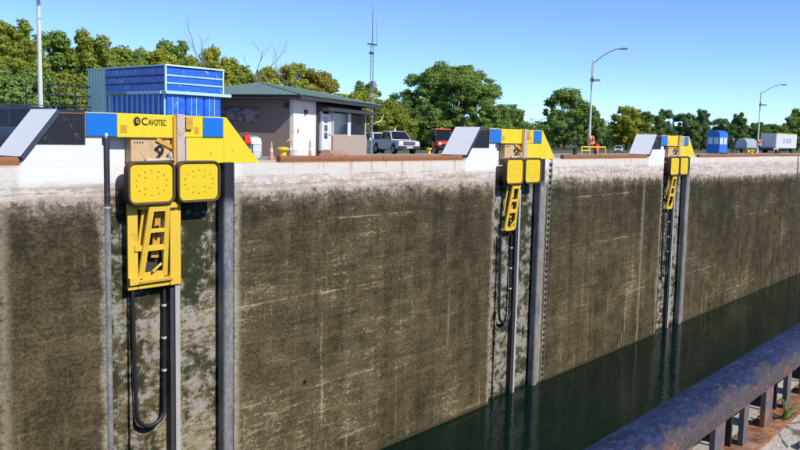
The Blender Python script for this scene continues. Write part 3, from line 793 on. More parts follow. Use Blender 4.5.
# ---- wall ladders
def ladder(x0, x1, label):
    t = thing("wall_ladder", label, "ladder", (x0, 25, 0), group="ladders recessed in the far wall")
    w = x1 - x0
    MB().box(0.03, 0.07, 0.03, 0.098, -14.2, -0.1).build("stringer", 'rail_pale', t)
    MB().box(w - 0.07, w - 0.03, 0.03, 0.098, -14.2, -0.1).build("stringer", 'rail_pale', t)
    me = None; z = -0.3
    while z > -13.9:
        if me is None:
            r = MB().tube([(0.05, 0.04, 0), (w - 0.05, 0.04, 0)], 0.075, 8).build("rung", 'rail_dark', t, smooth=True); me = r.data
        else:
            r = bpy.data.objects.new("rung", me); COL.objects.link(r); r.parent = t
        r.location = (0, 0, z); z -= 0.36
ladder(*LAD[0], "recessed steel ladder right of the middle mooring unit")
ladder(*LAD[1], "recessed ladder at the far right edge of the wall")

# ================================================================== BLUE SHEETED STRUCTURE
def blue_structure():
    X0, X1, Y0, Y1 = 0.0, 3.2, 0.0, 6.2
    t = thing("site_cabin", "two storey blue sheeted cabin with pale green frame behind nearest mooring unit", "cabin", (22.1, 31.0, 0))
    ztop, zl, z2 = 3.95, 2.76, 2.90
    # lower storey
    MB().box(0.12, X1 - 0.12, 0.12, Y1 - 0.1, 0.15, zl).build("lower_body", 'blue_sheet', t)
    for i in range(3):
        a = 0.14 + i * 1.0
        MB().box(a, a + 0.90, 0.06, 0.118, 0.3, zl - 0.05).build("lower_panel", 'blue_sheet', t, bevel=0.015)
        for f in (0.3, 0.6): MB().box(a + 0.9 * f - 0.012, a + 0.9 * f + 0.012, 0.045, 0.06, 0.3, zl - 0.05).build("mullion", 'ledge_teal', t)
    for i in range(11):
        yy = 0.16 + i * 0.4
        MB().box(0.05, 0.118, yy, yy + 0.035, 0.3, zl - 0.02).build("mullion", 'ledge_teal', t)
    MB().box(0.02, 0.12, 4.28, 4.40, 0.0, zl).build("corner_stud", 'ledge_teal', t)
    # ledge between storeys
    MB().box(-0.04, X1 + 0.35, -0.10, 0.25, zl, zl + 0.14).build("ledge", 'ledge_teal', t, bevel=0.01)
    MB().box(-0.08, 0.25, 0.252, 4.35, zl, zl + 0.13).build("ledge", 'ledge_teal', t, bevel=0.01)
    MB().box(-0.094, -0.082, 2.75, 4.3, zl + 0.005, zl + 0.12).build("ledge_panel", 'green_roof', t)
    # upper storey: three sheeted rows each face
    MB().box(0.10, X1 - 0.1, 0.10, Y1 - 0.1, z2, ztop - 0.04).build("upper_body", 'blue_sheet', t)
    hrow = (ztop - 0.06 - z2) / 3
    for i in range(3):
        za = z2 + i * hrow
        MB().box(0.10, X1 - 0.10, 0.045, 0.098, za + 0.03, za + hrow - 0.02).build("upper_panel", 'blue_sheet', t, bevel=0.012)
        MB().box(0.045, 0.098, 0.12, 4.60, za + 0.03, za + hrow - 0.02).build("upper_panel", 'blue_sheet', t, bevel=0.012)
        if i:
            MB().box(0.08, X1 - 0.06, 0.0, 0.05, za - 0.03, za + 0.03).build("frame_rail", 'ledge_teal', t)
            MB().box(0.0, 0.05, 0.12, 4.62, za - 0.03, za + 0.03).build("frame_rail", 'navy_rail', t)
    for (a, b) in ((0, 0), (X1 - 0.08, 0), (X1 - 0.08, Y1 - 0.08)):
        MB().box(a, a + 0.08, b, b + 0.08, z2 - 0.005, ztop).build("frame_post", 'pale_green', t)
    MB().box(-0.02, X1 + 0.02, -0.02, Y1 + 0.02, ztop, ztop + 0.07).build("roof_sheet", 'pale_green', t)
    # pale green ribbed end bay
    MB().box(0.04, X1 - 0.1, 4.66, Y1 - 0.02, 0.0, ztop - 0.002).build("end_bay", 'pale_green', t)
    for i in range(6):
        yy = 4.72 + i * 0.255
        MB().box(0.0, 0.04, yy, yy + 0.10, 0.0, ztop - 0.01).build("rib", 'pale_green', t)
blue_structure()
# navy railing left of the cabin
t = thing("railing", "thin navy blue pipe railing left of the blue cabin", "railing", (19.6, 37.0, 0))
for i in range(5): MB().tube([(0.8 * i - 0.6, 0, 0), (0.8 * i - 0.6, 0, 3.15)], 0.035, 8).build("railing_post", 'navy_rail', t)
for z in (2.2, 2.7, 3.15): MB().tube([(-0.6, 0, z), (2.6, 0, z)], 0.03, 8).build("rail", 'navy_rail', t)
MB().box(-0.7, 2.6, -0.1, 1.0, 1.95, 2.05).build("platform", 'navy_rail', t)

# ================================================================== LOW BUILDING
def building():
    t = thing("lock_building", "low building with green hipped metal roof, cream front wall and shaded brown side", "building", (29.5, 30.8, 0), R(22))
    L, D, H = 10.7, 5.6, 2.86
    MB().box(0.0, 0.2, 0.2, D, 0, H).build("side_wall", 'brown_wall', t)
    MB().box(0.0, 2.9, 0.0, 0.2, 0, H).build("front_wall", 'cream_wall', t)
    MB().box(0.2, L, D - 0.2, D, 0, H).build("rear_wall", 'brown_wall', t)
    MB().box(L - 0.2, L, 0.2, D - 0.2, 0, H).build("end_wall", 'brown_wall', t)
    MB().box(2.9, L, 0.6, 0.8, 0, H).build("inner_wall", 'fascia', t)
    MB().box(0.2, L - 0.2, 0.8, D - 0.2, H - 0.1, H).build("ceiling", 'fascia', t)
    # glazed porch bay
    px0, px1 = 3.2, L - 0.3
    MB().box(4.75, px1, -0.25, 0.0, 0.0, 1.12).build("dado_wall", 'beige_brick', t)
    MB().box(2.9, 3.25, -0.05, 0.6, 0, 2.4).build("door_jamb", 'fascia', t)
    d = MB().box(3.35, 4.5, -0.16, -0.08, 0.34, 2.28).build("door", 'door_white', t, bevel=0.01)
    for z in (0.95, 1.35, 1.80): MB().box(3.68, 4.12, -0.175, -0.158, z, z + 0.33).build("door_pane", 'glass', d)
    MB().box(4.32, 4.40, -0.22, -0.16, 1.12, 1.18).build("door_handle", 'dark_metal', d)
    for a, b in ((3.25, 3.35), (4.5, 4.62)): MB().box(a, b, -0.2, -0.02, 0.3, 2.4).build("door_frame", 'door_white', t)
    for a, b in ((4.85, 7.1), (7.55, 10.1)):
        w = MB().box(a, b, -0.2, -0.12, 1.2, 2.36).build("window", 'glass', t)
        MB().box(a - 0.09, a, -0.24, -0.1, 1.122, 2.4).build("window_frame", 'door_white', w)
        MB().box(b, b + 0.09, -0.24, -0.1, 1.122, 2.4).build("window_frame", 'door_white', w)
        MB().box(a, b, -0.24, -0.1, 1.122, 1.2).build("window_sill", 'beige_brick', w)
    MB().box(7.19, 7.46, -0.2, -0.1, 1.122, 2.4).build("mullion_panel", 'door_white', t)
    MB().box(2.9, L + 0.05, -0.75, 0.58, 2.42, 2.60).build("porch_canopy", 'fascia', t, bevel=0.01)
    st = MB().box(2.7, 5.0, -1.1, -0.27, 0.0, 0.17).build("step", 'brick_red', t, bevel=0.01)
    MB().box(2.95, 4.74, -0.8, -0.27, 0.17, 0.33).build("upper_step", 'brick_red', t, bevel=0.01)
    # hipped roof
    o = 0.70; zc = H; rz = 3.80
    a = [(-o, -o, zc), (L + o, -o, zc), (L + o, D + o, zc), (-o, D + o, zc)]
    r0, r1 = (2.0, D / 2, rz), (L - 3.0, D / 2, rz)
    MB().box(-o, L + o, -o, D + o, zc + 0.002, zc + 0.20).build("fascia", 'fascia', t)
    up = [(p[0] * 1.0, p[1], zc + 0.205) for p in a]
    up = [(-o - .05, -o - .05, zc + .205), (L + o + .05, -o - .05, zc + .205), (L + o + .05, D + o + .05, zc + .205), (-o - .05, D + o + .05, zc + .205)]
    rf = MB(); rf.v = up + [r0, r1]; rf.f = [(0, 1, 5, 4), (1, 2, 5), (2, 3, 4, 5), (3, 0, 4), (3, 2, 1, 0)]
    roof = rf.build("roof", 'green_roof', t)
    sm = MB()
    def seam(p, q):
        sm.tube([Vector(p) + Vector((0, 0, .01)), Vector(q) + Vector((0, 0, .01))], 0.02, 5)
    n = 24
    for i in range(1, n):
        x = -o + (L + 2 * o) * i / n
        # front slope: run from eave up to ridge or hip
        if x < r0[0]: f = (x + o) / (r0[0] + o)
        elif x > r1[0]: f = (L + o - x) / (L + o - r1[0])
        else: f = 1.0
        seam((x, -o - .05, zc + .205), (x, -o + (D / 2 + o) * f, zc + .205 + (rz - zc - .205) * f))
    for i in range(1, 14):
        y = -o + (D + 2 * o) * i / 14
        f = 1 - abs(y - D / 2) / (D / 2 + o)
        seam((-o - .05, y, zc + .205), (-o + (r0[0] + o) * f, y, zc + .205 + (rz - zc - .205) * f))
    sm.build("standing_seams", 'green_roof', roof)
    hp = MB()
    for e, q in ((up[0], r0), (up[3], r0), (up[1], r1)): hp.tube([e, q], 0.05, 6)
    hp.tube([r0, r1], 0.05, 6)
    hp.build("ridge_caps", 'green_roof', roof)
    # faded mural panel, eave lamp, wall fittings
    MB().box(-0.05, -0.002, 1.9, 5.0, 1.72, 2.42).build("mural_panel", 'mural', t)
    MB().box(-0.14, -0.002, 0.25, 0.45, 2.45, 2.68).build("eave_lamp", 'dark_metal', t, bevel=0.02)
    MB().box(0.45, 0.6, -0.06, -0.002, 1.25, 1.42).build("wall_box", 'salmon', t)
    MB().box(1.3, 1.55, -0.12, -0.002, 2.2, 2.4).build("security_lamp", 'dark_metal', t)
building()

# ================================================================== MAST
def mast():
    t = thing("antenna_mast", "slender lattice radio mast with whip antennas at end of the green roofed building", "mast", (44.6, 38.8, ground_z(38.8)))
    H = 7.6; w = 0.12
    legs = [(w, 0), (-w / 2, w * .87), (-w / 2, -w * .87)]
    for a in legs: MB().tube([(a[0], a[1], 0), (a[0], a[1], H)], 0.02, 6).build("mast_leg", 'grey_metal', t)
    br = MB(); n = 22
    for i in range(n):
        z0, z1 = H * i / n, H * (i + 1) / n
        for j in range(3):
            p, q = legs[j], legs[(j + 1) % 3]
            br.tube([(p[0], p[1], z0), (q[0], q[1], z1)], 0.012, 4)
    br.build("lattice_bracing", 'galv', t)
    MB().box(-0.5, 0.45, -0.05, 0.05, H - 0.12, H - 0.04).build("cross_arm", 'dark_metal', t)
    MB().box(-0.3, 0.1, -0.06, 0.06, H - 0.75, H - 0.62).build("cross_arm", 'dark_metal', t)
    MB().tube([(-0.05, 0, H - 0.1), (-0.05, 0, H + 2.2)], [0.035, 0.02], 6).build("whip_antenna", 'dark_metal', t)
    MB().tube([(0.42, 0, H - 0.1), (0.42, 0, H + 1.5)], [0.03, 0.015], 6).build("whip_antenna", 'grey_metal', t)
    MB().tube([(-0.05, 0, H + 2.2), (-0.05, 0, H + 5)], [0.014, 0.008], 6).build("whip_antenna", 'grey_metal', t)
    MB().lathe([(0.02, 0), (0.16, 0.06), (0.17, 0.09), (0.02, 0.04)], (-0.25, -0.1, 3.9), 14).build("dish", 'lens', t, smooth=True)
    MB().box(-0.2, 0.1, -0.3, -0.1, 4.6, 5.0).build("radio_box", 'grey_metal', t)
    MB().tube([(0.1, -0.1, 2.1), (0.75, -0.25, 2.3), (0.95, -0.3, 2.75)], 0.03, 6).build("side_arm", 'lens', t)
mast()

# ================================================================== LAMP POSTS
def lamp(x, y, label, head=True, cams=True):
    gz = ground_z(y)
    t = thing("lamp_post", label, "lamp post", (x, y, gz), R(-90), group="curved arm lamp posts along the lock")
    MB().lathe([(0.26, 0), (0.26, 0.03), (0.16, 0.05), (0.15, 0.6), (0.13, 0.62)], (0, 0, 0), 16).build("pole_base", 'lamp_pole', t, smooth=True)
    MB().tube([(0, 0, 0.05), (0, 0, 4.5), (0, 0, 8.6)], [0.115, 0.095, 0.065], 14).build("pole", 'lamp_pole', t, smooth=True)
    if head:
        pts = [(0, 0, 8.3)] + [(0.15 + 2.55 * f, 0, 8.35 + 1.15 * math.sin(f * math.pi / 2)) for f in (0, .2, .4, .6, .8, 1.0)]
        arm = MB().tube(pts, 0.04, 8).build("arm", 'grey_metal', t, smooth=True)
        hd = MB().hexa([(2.6, -.14, 9.40), (3.4, -.12, 9.44), (3.4, .12, 9.44), (2.6, .14, 9.40)], [(2.65, -.08, 9.56), (3.3, -.07, 9.54), (3.3, .07, 9.54), (2.65, .08, 9.56)]).build("lamp_head", 'grey_metal', t, bevel=0.03)
        MB().box(2.75, 3.3, -0.10, 0.10, 9.375, 9.412).build("lamp_lens", 'lens', hd)
        if not cams: return t
        cb = MB().tube([(0, 0, 6.7), (0.35, -0.1, 6.75)], 0.035, 8).build("camera_bracket", 'dark_metal', t)
        MB().box(0.3, 0.95, -0.22, -0.02, 6.62, 6.84).build("camera_housing", 'lens', cb, bevel=0.02)
        MB().box(-0.12, 0.15, -0.12, 0.12, 6.6, 6.95).build("camera_mount", 'salmon', cb)
    return t
lamp(19.15, 36.0, "white rust streaked lamp pole behind the nearest white ramp", head=True, cams=False)
lamp(72.3, 36.0, "white lamp post with curved arm and orange life ring at its base")
lamp(124.2, 36.0, "far lamp post with curved arm beside the grey tank trailer")
def life_ring(x, y, z, label):
    t = thing("life_ring", label, "life ring", (x, y, z), group="orange life rings on the lamp posts")
    P = [(0.36 * math.cos(2 * math.pi * i / 24), 0, 0.36 * math.sin(2 * math.pi * i / 24)) for i in range(25)]
    rg = MB().tube(P, 0.105, 8, cap=False).build("ring", 'orange', t, smooth=True)
    for a in (45, 135, 225, 315):
        c = (0.36 * math.cos(R(a)), 0, 0.36 * math.sin(R(a))); d = (-math.sin(R(a)) * .06, 0, math.cos(R(a)) * .06)
        MB().tube([(c[0] - d[0], 0, c[2] - d[2]), (c[0] + d[0], 0, c[2] + d[2])], 0.112, 8).build("ring_band", 'white_plastic', rg, smooth=True)
def rescue_box(x, y, z, label):
    t = thing("rescue_box", label, "box", (x, y, z), group="red rescue boxes at the lamp posts")
    MB().box(-0.3, 0.3, -0.2, 0.1, 0, 0.62).build("box_body", 'red', t, bevel=0.02)
    MB().box(-0.32, 0.32, -0.22, 0.12, 0.62, 0.68).build("lid", 'red', t, bevel=0.01)
    MB().box(-0.28, -0.2, -0.15, 0.05, -0.26, 0).build("foot", 'dark_metal', t); MB().box(0.2, 0.28, -0.15, 0.05, -0.26, 0).build("foot", 'dark_metal', t)
life_ring(72.3, 35.74, 1.22, "orange life ring hanging on the middle lamp post")
life_ring(124.2, 35.74, 1.5, "orange life ring on the far lamp post beside the tank trailer")
rescue_box(72.3, 35.3, 0.26, "red rescue box under the life ring on the middle lamp post")

# yellow railing, mooring bollard near the middle lamp
t = thing("yellow_railing", "low yellow pipe railing around the middle lamp post", "railing", (66.9, 34.0, 0))
for i in range(4): MB().tube([(1.55 * i, 0, 0), (1.55 * i, 0, 0.66)], 0.06, 8).build("railing_post", 'bollard_yellow', t)
MB().tube([(0, 0, 0.64), (4.65, 0, 0.64)], 0.055, 8).build("rail", 'bollard_yellow', t)
MB().tube([(0, 0, 0.34), (1.55, 0, 0.34)], 0.05, 8).build("rail", 'bollard_yellow', t)

def bollard(x, y, mat, label, s=1.0):
    t = thing("mooring_bollard", label, "bollard", (x, y, ground_z(y)), group="mooring bollards on the far deck")
    MB().lathe([(0.30 * s, 0), (0.30 * s, 0.05 * s), (0.2 * s, 0.08 * s), (0.19 * s, 0.42 * s), (0.26 * s, 0.5 * s)], (0, 0, 0), 18).build("bollard_body", mat, t, smooth=True)
    MB().lathe([(0.28 * s, 0.5 * s), (0.37 * s, 0.53 * s), (0.37 * s, 0.60 * s), (0.25 * s, 0.68 * s), (0.05 * s, 0.70 * s)], (0, 0, 0), 18).build("bollard_head", mat, t, smooth=True)
bollard(26.75, 28.6, 'bollard_yellow', "yellow mooring bollard left of the long rusty beam", 0.8)
bollard(51.9, 39.2, 'bollard_yellow', "low yellow bollard in front of the silver pickup", 0.65)
bollard(64.9, 33.6, 'dark_metal', "dark bollard left of the yellow railing", 0.8)
bollard(111.5, 33.0, 'bollard_yellow', "yellow bollard beside the standing person", 0.8)

# clutter beside the low building
def cone(x, y, label, h=0.72, mat='orange', slim=1.0):
    t = thing("traffic_cone", label, "cone", (x, y, 0), group="cones beside the low building")
    MB().box(-0.18 * slim, 0.18 * slim, -0.18 * slim, 0.18 * slim, 0, 0.04).build("cone_base", mat, t, bevel=0.01)
    MB().lathe([(0.135 * slim, 0.04), (0.09 * slim, h * .45), (0.03, h)], (0, 0, 0), 14).build("cone_body", mat, t, smooth=True)
    MB().lathe([(0.101 * slim, h * .42), (0.078 * slim, h * .62)], (0, 0, 0), 14).build("reflective_band", 'white_plastic', t, smooth=True)
cone(25.95, 28.5, "slim orange cone in front of the white drum", 0.78, 'salmon', 0.8)
cone(27.9, 29.3, "slim faded orange cone by the building corner", 0.9, 'salmon', 0.7)
cone(29.6, 29.7, "slim faded cone in front of the building door", 0.85, 'salmon', 0.7)
t = thing("drum", "white ribbed plastic drum behind the slim cone", "drum", (25.75, 29.6, 0))
MB().lathe([(0.42, 0), (0.45, 0.05), (0.45, 0.3), (0.48, 0.33), (0.45, 0.36), (0.45, 0.62), (0.48, 0.65), (0.45, 0.68), (0.42, 0.92), (0.3, 0.97)], (0, 0, 0), 20).build("drum_body", 'white_plastic', t, smooth=True)
MB().lathe([(0.31, 0.97), (0.31, 1.03), (0.1, 1.05)], (0, 0, 0), 20).build("drum_lid", 'grey_metal', t, smooth=True)
t = thing("drum", "small blue grey drum standing beside the white ribbed drum", "drum", (25.15, 29.9, 0))
MB().lathe([(0.28, 0), (0.3, 0.04), (0.3, 0.34), (0.32, 0.36), (0.3, 0.38), (0.29, 0.66)], (0, 0, 0), 18).build("drum_body", 'tank_grey', t, smooth=True)
MB().lathe([(0.30, 0.66), (0.30, 0.70), (0.1, 0.71)], (0, 0, 0), 18).build("drum_lid", 'white_plastic', t, smooth=True)
t = thing("fuel_can", "red fuel can on a stand beside the yellow guard slope", "can", (25.2, 29.3, 0))
MB().box(-0.25, 0.25, -0.2, 0.2, 0.62, 0.66).build("stand_top", 'dark_metal', t)
for a, b in ((-.22, -.17), (.18, -.17), (-.22, .14), (.18, .14)): MB().box(a, a + .04, b, b + .04, 0, 0.62).build("stand_leg", 'dark_metal', t)
MB().hexa([(-.2, -.12, .66), (.2, -.12, .66), (.2, .12, .66), (-.2, .12, .66)], [(-.17, -.09, 1.02), (.08, -.09, 1.10), (.08, .09, 1.10), (-.17, .09, 1.02)]).build("can_body", 'red', t, bevel=0.03)
MB().tube([(-.12, 0, 1.02), (-.1, 0, 1.16), (.02, 0, 1.18), (.04, 0, 1.08)], 0.025, 8).build("can_handle", 'red', t, smooth=True)
t = thing("bucket", "white bucket beside the building corner", "bucket", (28.35, 29.6, 0))
MB().lathe([(0.15, 0), (0.19, 0.36), (0.205, 0.37), (0.205, 0.40), (0.17, 0.39)], (0, 0, 0), 18).build("bucket_body", 'white_plastic', t, smooth=True)
MB().tube([(-.19, 0, .36), (-.12, -.1, .22), (0.1, -.12, .2), (.19, 0, .36)], 0.012, 6).build("bucket_handle", 'grey_metal', t)
tag(MB().tube([(27.0, 28.6, 0.8), (27.5, 28.9, 0.95), (28.1, 29.3, 1.15), (28.55, 29.75, 1.35)], 0.02, 6).build("rope", 'bollard_yellow'),
    "yellow rope running from the yellow bollard to the building corner", "rope")

# ================================================================== VEHICLES
def wheel(parent, x, y, r, w):
    ty = MB().tube([(x, y - w / 2, r), (x, y - w / 2 + .03, r), (x, y + w / 2 - .03, r), (x, y + w / 2, r)], [r * .9, r, r, r * .9], 20).build("wheel", 'tyre', parent, smooth=True)
    s = 1 if y > 0 else -1
    MB().tube([(x, y + s * (w / 2 - .02), r), (x, y + s * (w / 2 + .012), r)], [r * .62, r * .55], 16).build("rim", 'rim_steel', ty, smooth=True)
def side_prism(mb, prof, hw_lo, hw_hi, zlo, zhi):
    """side outline (x,z) closed, width varying linearly with height"""
    def hw(z): return hw_lo + (hw_hi - hw_lo) * max(0, min(1, (z - zlo) / (zhi - zlo)))
    n = len(prof)
    vs = [(x, hw(z), z) for x, z in prof] + [(x, -hw(z), z) for x, z in prof]
    mb._add(vs, [tuple(range(n)), tuple(range(n, 2 * n))[::-1]] + [(i, i + n, (i + 1) % n + n, (i + 1) % n) for i in range(n)])
def arch(cx, r, z0, n=8):
    return [(cx + r * math.cos(math.pi * (1 - i / n)), z0 + r * 0.98 * math.sin(math.pi * (1 - i / n))) for i in range(n + 1)]
def glass_strip(parent, prof, hw_lo, hw_hi, zlo, zhi, name="side_window", eps=0.008):
    def hw(z): return hw_lo + (hw_hi - hw_lo) * (z - zlo) / (zhi - zlo)
    for s in (1, -1):
        m = MB(); n = len(prof)
        vs = [(x, s * (hw(z) + eps), z) for x, z in prof] + [(x, s * (hw(z) - 0.02), z) for x, z in prof]
        m._add(vs, [tuple(range(n)), tuple(range(n, 2 * n))[::-1]] + [(i, i + n, (i + 1) % n + n, (i + 1) % n) for i in range(n)])
        m.build(name, 'glass', parent)
def front_glass(parent, a, b, hwa, hwb, name="windscreen"):
    """sloped pane between (x,z) a and b, half widths"""
    d = Vector((b[0] - a[0], b[1] - a[1])).normalized(); n = Vector((d.y, -d.x)) * 0.012
    m = MB().hexa([(a[0], -hwa, a[1]), (a[0] + n.x, -hwa, a[1] + n.y), (a[0] + n.x, hwa, a[1] + n.y), (a[0], hwa, a[1])],
                  [(b[0], -hwb, b[1]), (b[0] + n.x, -hwb, b[1] + n.y), (b[0] + n.x, hwb, b[1] + n.y), (b[0], hwb, b[1])])
    m.build(name, 'glass', parent)

def pickup(loc, rz, label):
    t = thing("pickup_truck", label, "pickup", loc, rz)
    wr = 0.37
    prof = [(2.48, 0.42), (2.52, 0.62), (2.46, 0.98), (1.2, 1.08), (-2.5, 1.06), (-2.55, 0.50), (-2.0, 0.42)] + arch(-1.55, 0.46, 0.42) + [(-0.9, 0.36), (0.8, 0.36)] + arch(1.55, 0.46, 0.42)
    m = MB(); side_prism(m, prof, 0.88, 0.84, 0.4, 1.08); body = m.build("body", 'silver_car', t, bevel=0.035)
    cab = [(1.22, 1.06), (0.55, 1.70), (-0.75, 1.74), (-1.05, 1.06)]
    m = MB(); side_prism(m, cab, 0.82, 0.66, 1.06, 1.74); m.build("cab", 'silver_car', t, bevel=0.04)
    glass_strip(t, [(1.0, 1.12), (0.50, 1.60), (0.05, 1.63), (0.05, 1.12)], 0.82, 0.66, 1.06, 1.74)
    glass_strip(t, [(-0.03, 1.12), (-0.03, 1.63), (-0.65, 1.65), (-0.88, 1.12)], 0.82, 0.66, 1.06, 1.74)
    front_glass(t, (1.185, 1.11), (0.60, 1.665), 0.74, 0.60)
    m = MB(); m.box(-2.45, -1.1, -0.74, 0.74, 1.062, 1.09); m.build("bed_cover", 'dark_metal', t)
    for x, y in ((1.55, .76), (1.55, -.76), (-1.55, .76), (-1.55, -.76)): wheel(t, x, y, wr, 0.24)
    MB().box(2.47, 2.535, -0.46, 0.46, 0.70, 0.93).build("grille", 'dark_metal', t, bevel=0.01)
    MB().box(2.5, 2.55, -0.44, 0.44, 0.80, 0.83).build("grille_bar", 'rim_steel', t)
    for s in (1, -1):
        MB().box(2.44, 2.53, s * 0.66 - 0.17, s * 0.66 + 0.17, 0.74, 0.93).build("headlight", 'headlight', t, bevel=0.02)
        MB().box(0.72, 0.86, s * 0.97 - 0.09, s * 0.97 + 0.09, 1.10, 1.28).build("mirror", 'dark_metal', t, bevel=0.02)
        MB().box(0.02, 0.16, s * 0.885 - 0.01, s * 0.885 + 0.01, 0.93, 0.96).build("door_handle", 'dark_metal', t)
    MB().box(2.40, 2.62, -0.86, 0.86, 0.44, 0.64).build("bumper", 'dark_metal', t, bevel=0.03)
    MB().box(2.615, 2.63, -0.26, 0.26, 0.48, 0.60).build("number_plate", 'white_plastic', t)
    MB().lathe([(0.08, 0), (0.08, 0.12), (0.05, 0.16)], (0.0, 0.0, 1.735), 12).build("beacon", 'lens', t)
    return t
def suv(name, loc, rz, mat, label, cat="car", s=1.0):
    t = thing(name, label, cat, loc, rz); t.scale = (s, s, s)
    prof = [(2.28, 0.40), (2.32, 0.65), (2.24, 0.92), (1.05, 1.06), (-2.25, 1.08), (-2.32, 0.60), (-2.2, 0.42), (-1.9, 0.40)] + arch(-1.4, 0.44, 0.40) + [(-0.8, 0.32), (0.8, 0.32)] + arch(1.4, 0.44, 0.40)
    m = MB(); side_prism(m, prof, 0.93, 0.88, 0.4, 1.08); m.build("body", mat, t, bevel=0.05)
    cab = [(1.08, 1.05), (0.35, 1.66), (-0.3, 1.74), (-1.75, 1.72), (-2.22, 1.08)]
    m = MB(); side_prism(m, cab, 0.87, 0.68, 1.05, 1.74); m.build("cabin", mat, t, bevel=0.05)
    glass_strip(t, [(0.86, 1.12), (0.30, 1.58), (-0.05, 1.62), (-0.05, 1.12)], 0.87, 0.68, 1.05, 1.74)
    glass_strip(t, [(-0.12, 1.12), (-0.12, 1.62), (-0.85, 1.64), (-0.95, 1.12)], 0.87, 0.68, 1.05, 1.74)
    glass_strip(t, [(-1.02, 1.14), (-0.95, 1.62), (-1.6, 1.60), (-1.95, 1.20), (-1.9, 1.14)], 0.87, 0.68, 1.05, 1.74)
    front_glass(t, (1.04, 1.10), (0.40, 1.63), 0.78, 0.62)
    for x, y in ((1.4, .8), (1.4, -.8), (-1.4, .8), (-1.4, -.8)): wheel(t, x, y, 0.36, 0.24)
    MB().box(2.25, 2.335, -0.5, 0.5, 0.66, 0.86).build("grille", 'dark_metal', t)
    for q in (1, -1):
        MB().box(2.2, 2.31, q * .7 - .16, q * .7 + .16, 0.72, 0.88).build("headlight", 'headlight', t, bevel=0.02)
        MB().box(-2.33, -2.25, q * .78 - .08, q * .78 + .08, 0.75, 1.05).build("tail_lamp", 'red', t, bevel=0.02)
        MB().box(0.66, 0.82, q * 1.0 - .1, q * 1.0 + .1, 1.08, 1.24).build("mirror", mat, t, bevel=0.02)
        MB().box(-1.6, 0.1, q * .6 - .02, q * .6 + .02, 1.77, 1.80).build("roof_rail", 'dark_metal', t)
    MB().box(2.25, 2.37, -0.85, 0.85, 0.40, 0.58).build("bumper", 'dark_metal', t, bevel=0.03)
    MB().box(-2.37, -2.27, -0.85, 0.85, 0.42, 0.60).build("bumper", 'dark_metal', t, bevel=0.03)
    return t
def utv(loc, rz, label):
    t = thing("utility_vehicle", label, "utility vehicle", loc, rz)
    m = MB(); side_prism(m, [(1.35, 0.62), (1.42, 0.86), (1.2, 1.02), (0.45, 1.12), (0.4, 0.5), (0.9, 0.5)], 0.72, 0.62, 0.5, 1.12); m.build("bonnet", 'red_utv', t, bevel=0.04)
    MB().box(-1.5, 1.3, -0.62, 0.62, 0.38, 0.55).build("chassis", 'dark_metal', t, bevel=0.03)
    MB().box(-1.5, -0.5, -0.72, 0.72, 0.72, 1.02).build("cargo_bed", 'dark_metal', t, bevel=0.03)
    MB().box(-0.45, 0.15, -0.65, 0.65, 0.55, 0.85).build("seat", 'black', t, bevel=0.05)
    MB().box(-0.55, -0.42, -0.65, 0.65, 0.85, 1.45).build("seat_back", 'black', t, bevel=0.04)
    for s in (1, -1):
        MB().tube([(0.75, s * .68, 1.05), (0.25, s * .62, 1.93), (-0.6, s * .62, 1.93), (-0.75, s * .7, 1.0)], 0.035, 8).build("roll_bar", 'dark_metal', t)
        MB().box(-0.4, 0.5, s * .70 - .02, s * .70 + .02, 0.5, 1.0).build("door", 'red_utv', t, bevel=0.02)
        MB().box(1.33, 1.41, s * .48 - .14, s * .48 + .14, 0.76, 0.90).build("headlight", 'headlight', t, bevel=0.02)
    MB().box(-0.85, 0.45, -0.68, 0.68, 1.95, 2.05).build("roof", 'red_utv', t, bevel=0.03)
    front_glass(t, (0.78, 1.10), (0.31, 1.92), 0.62, 0.56)
    MB().box(-0.1, 0.1, -0.12, 0.12, 2.05, 2.14).build("beacon", 'amber', t, bevel=0.02)
    MB().box(1.36, 1.5, -0.6, 0.6, 0.42, 0.60).build("bumper", 'black', t, bevel=0.03)
    MB().box(1.38, 1.44, -0.32, 0.32, 0.66, 0.82).build("grille", 'black', t)
    for x, y in ((0.95, .66), (0.95, -.66), (-1.0, .66), (-1.0, -.66)): wheel(t, x, y, 0.34, 0.26)
def face(hx, hy): return math.atan2(hy, hx)
pickup((49.9, 41.0, ground_z(41.0)), face(-0.43, -0.905), "silver pickup truck facing the lock, to the right of the radio mast")
suv("white_van", (56.5, 48.2, ground_z(48.2)), face(-0.5, -0.86), 'white_car', "white vehicle half hidden behind the silver pickup", "car", 1.08)
utv((56.3, 41.3, ground_z(41.3)), face(-0.62, -0.78), "red utility vehicle with red roof beside the middle white ramp")
suv("dark_car", (16.0, 33.6, 0), R(180), 'navy_car', "dark blue car half hidden behind the nearest white ramp", "car", 1.16)
suv("white_car", (153.5, 70.2, ground_z(70.2)), face(-0.9, -0.42), 'white_car', "small distant white car left of the farthest white ramp", "car", 0.85)

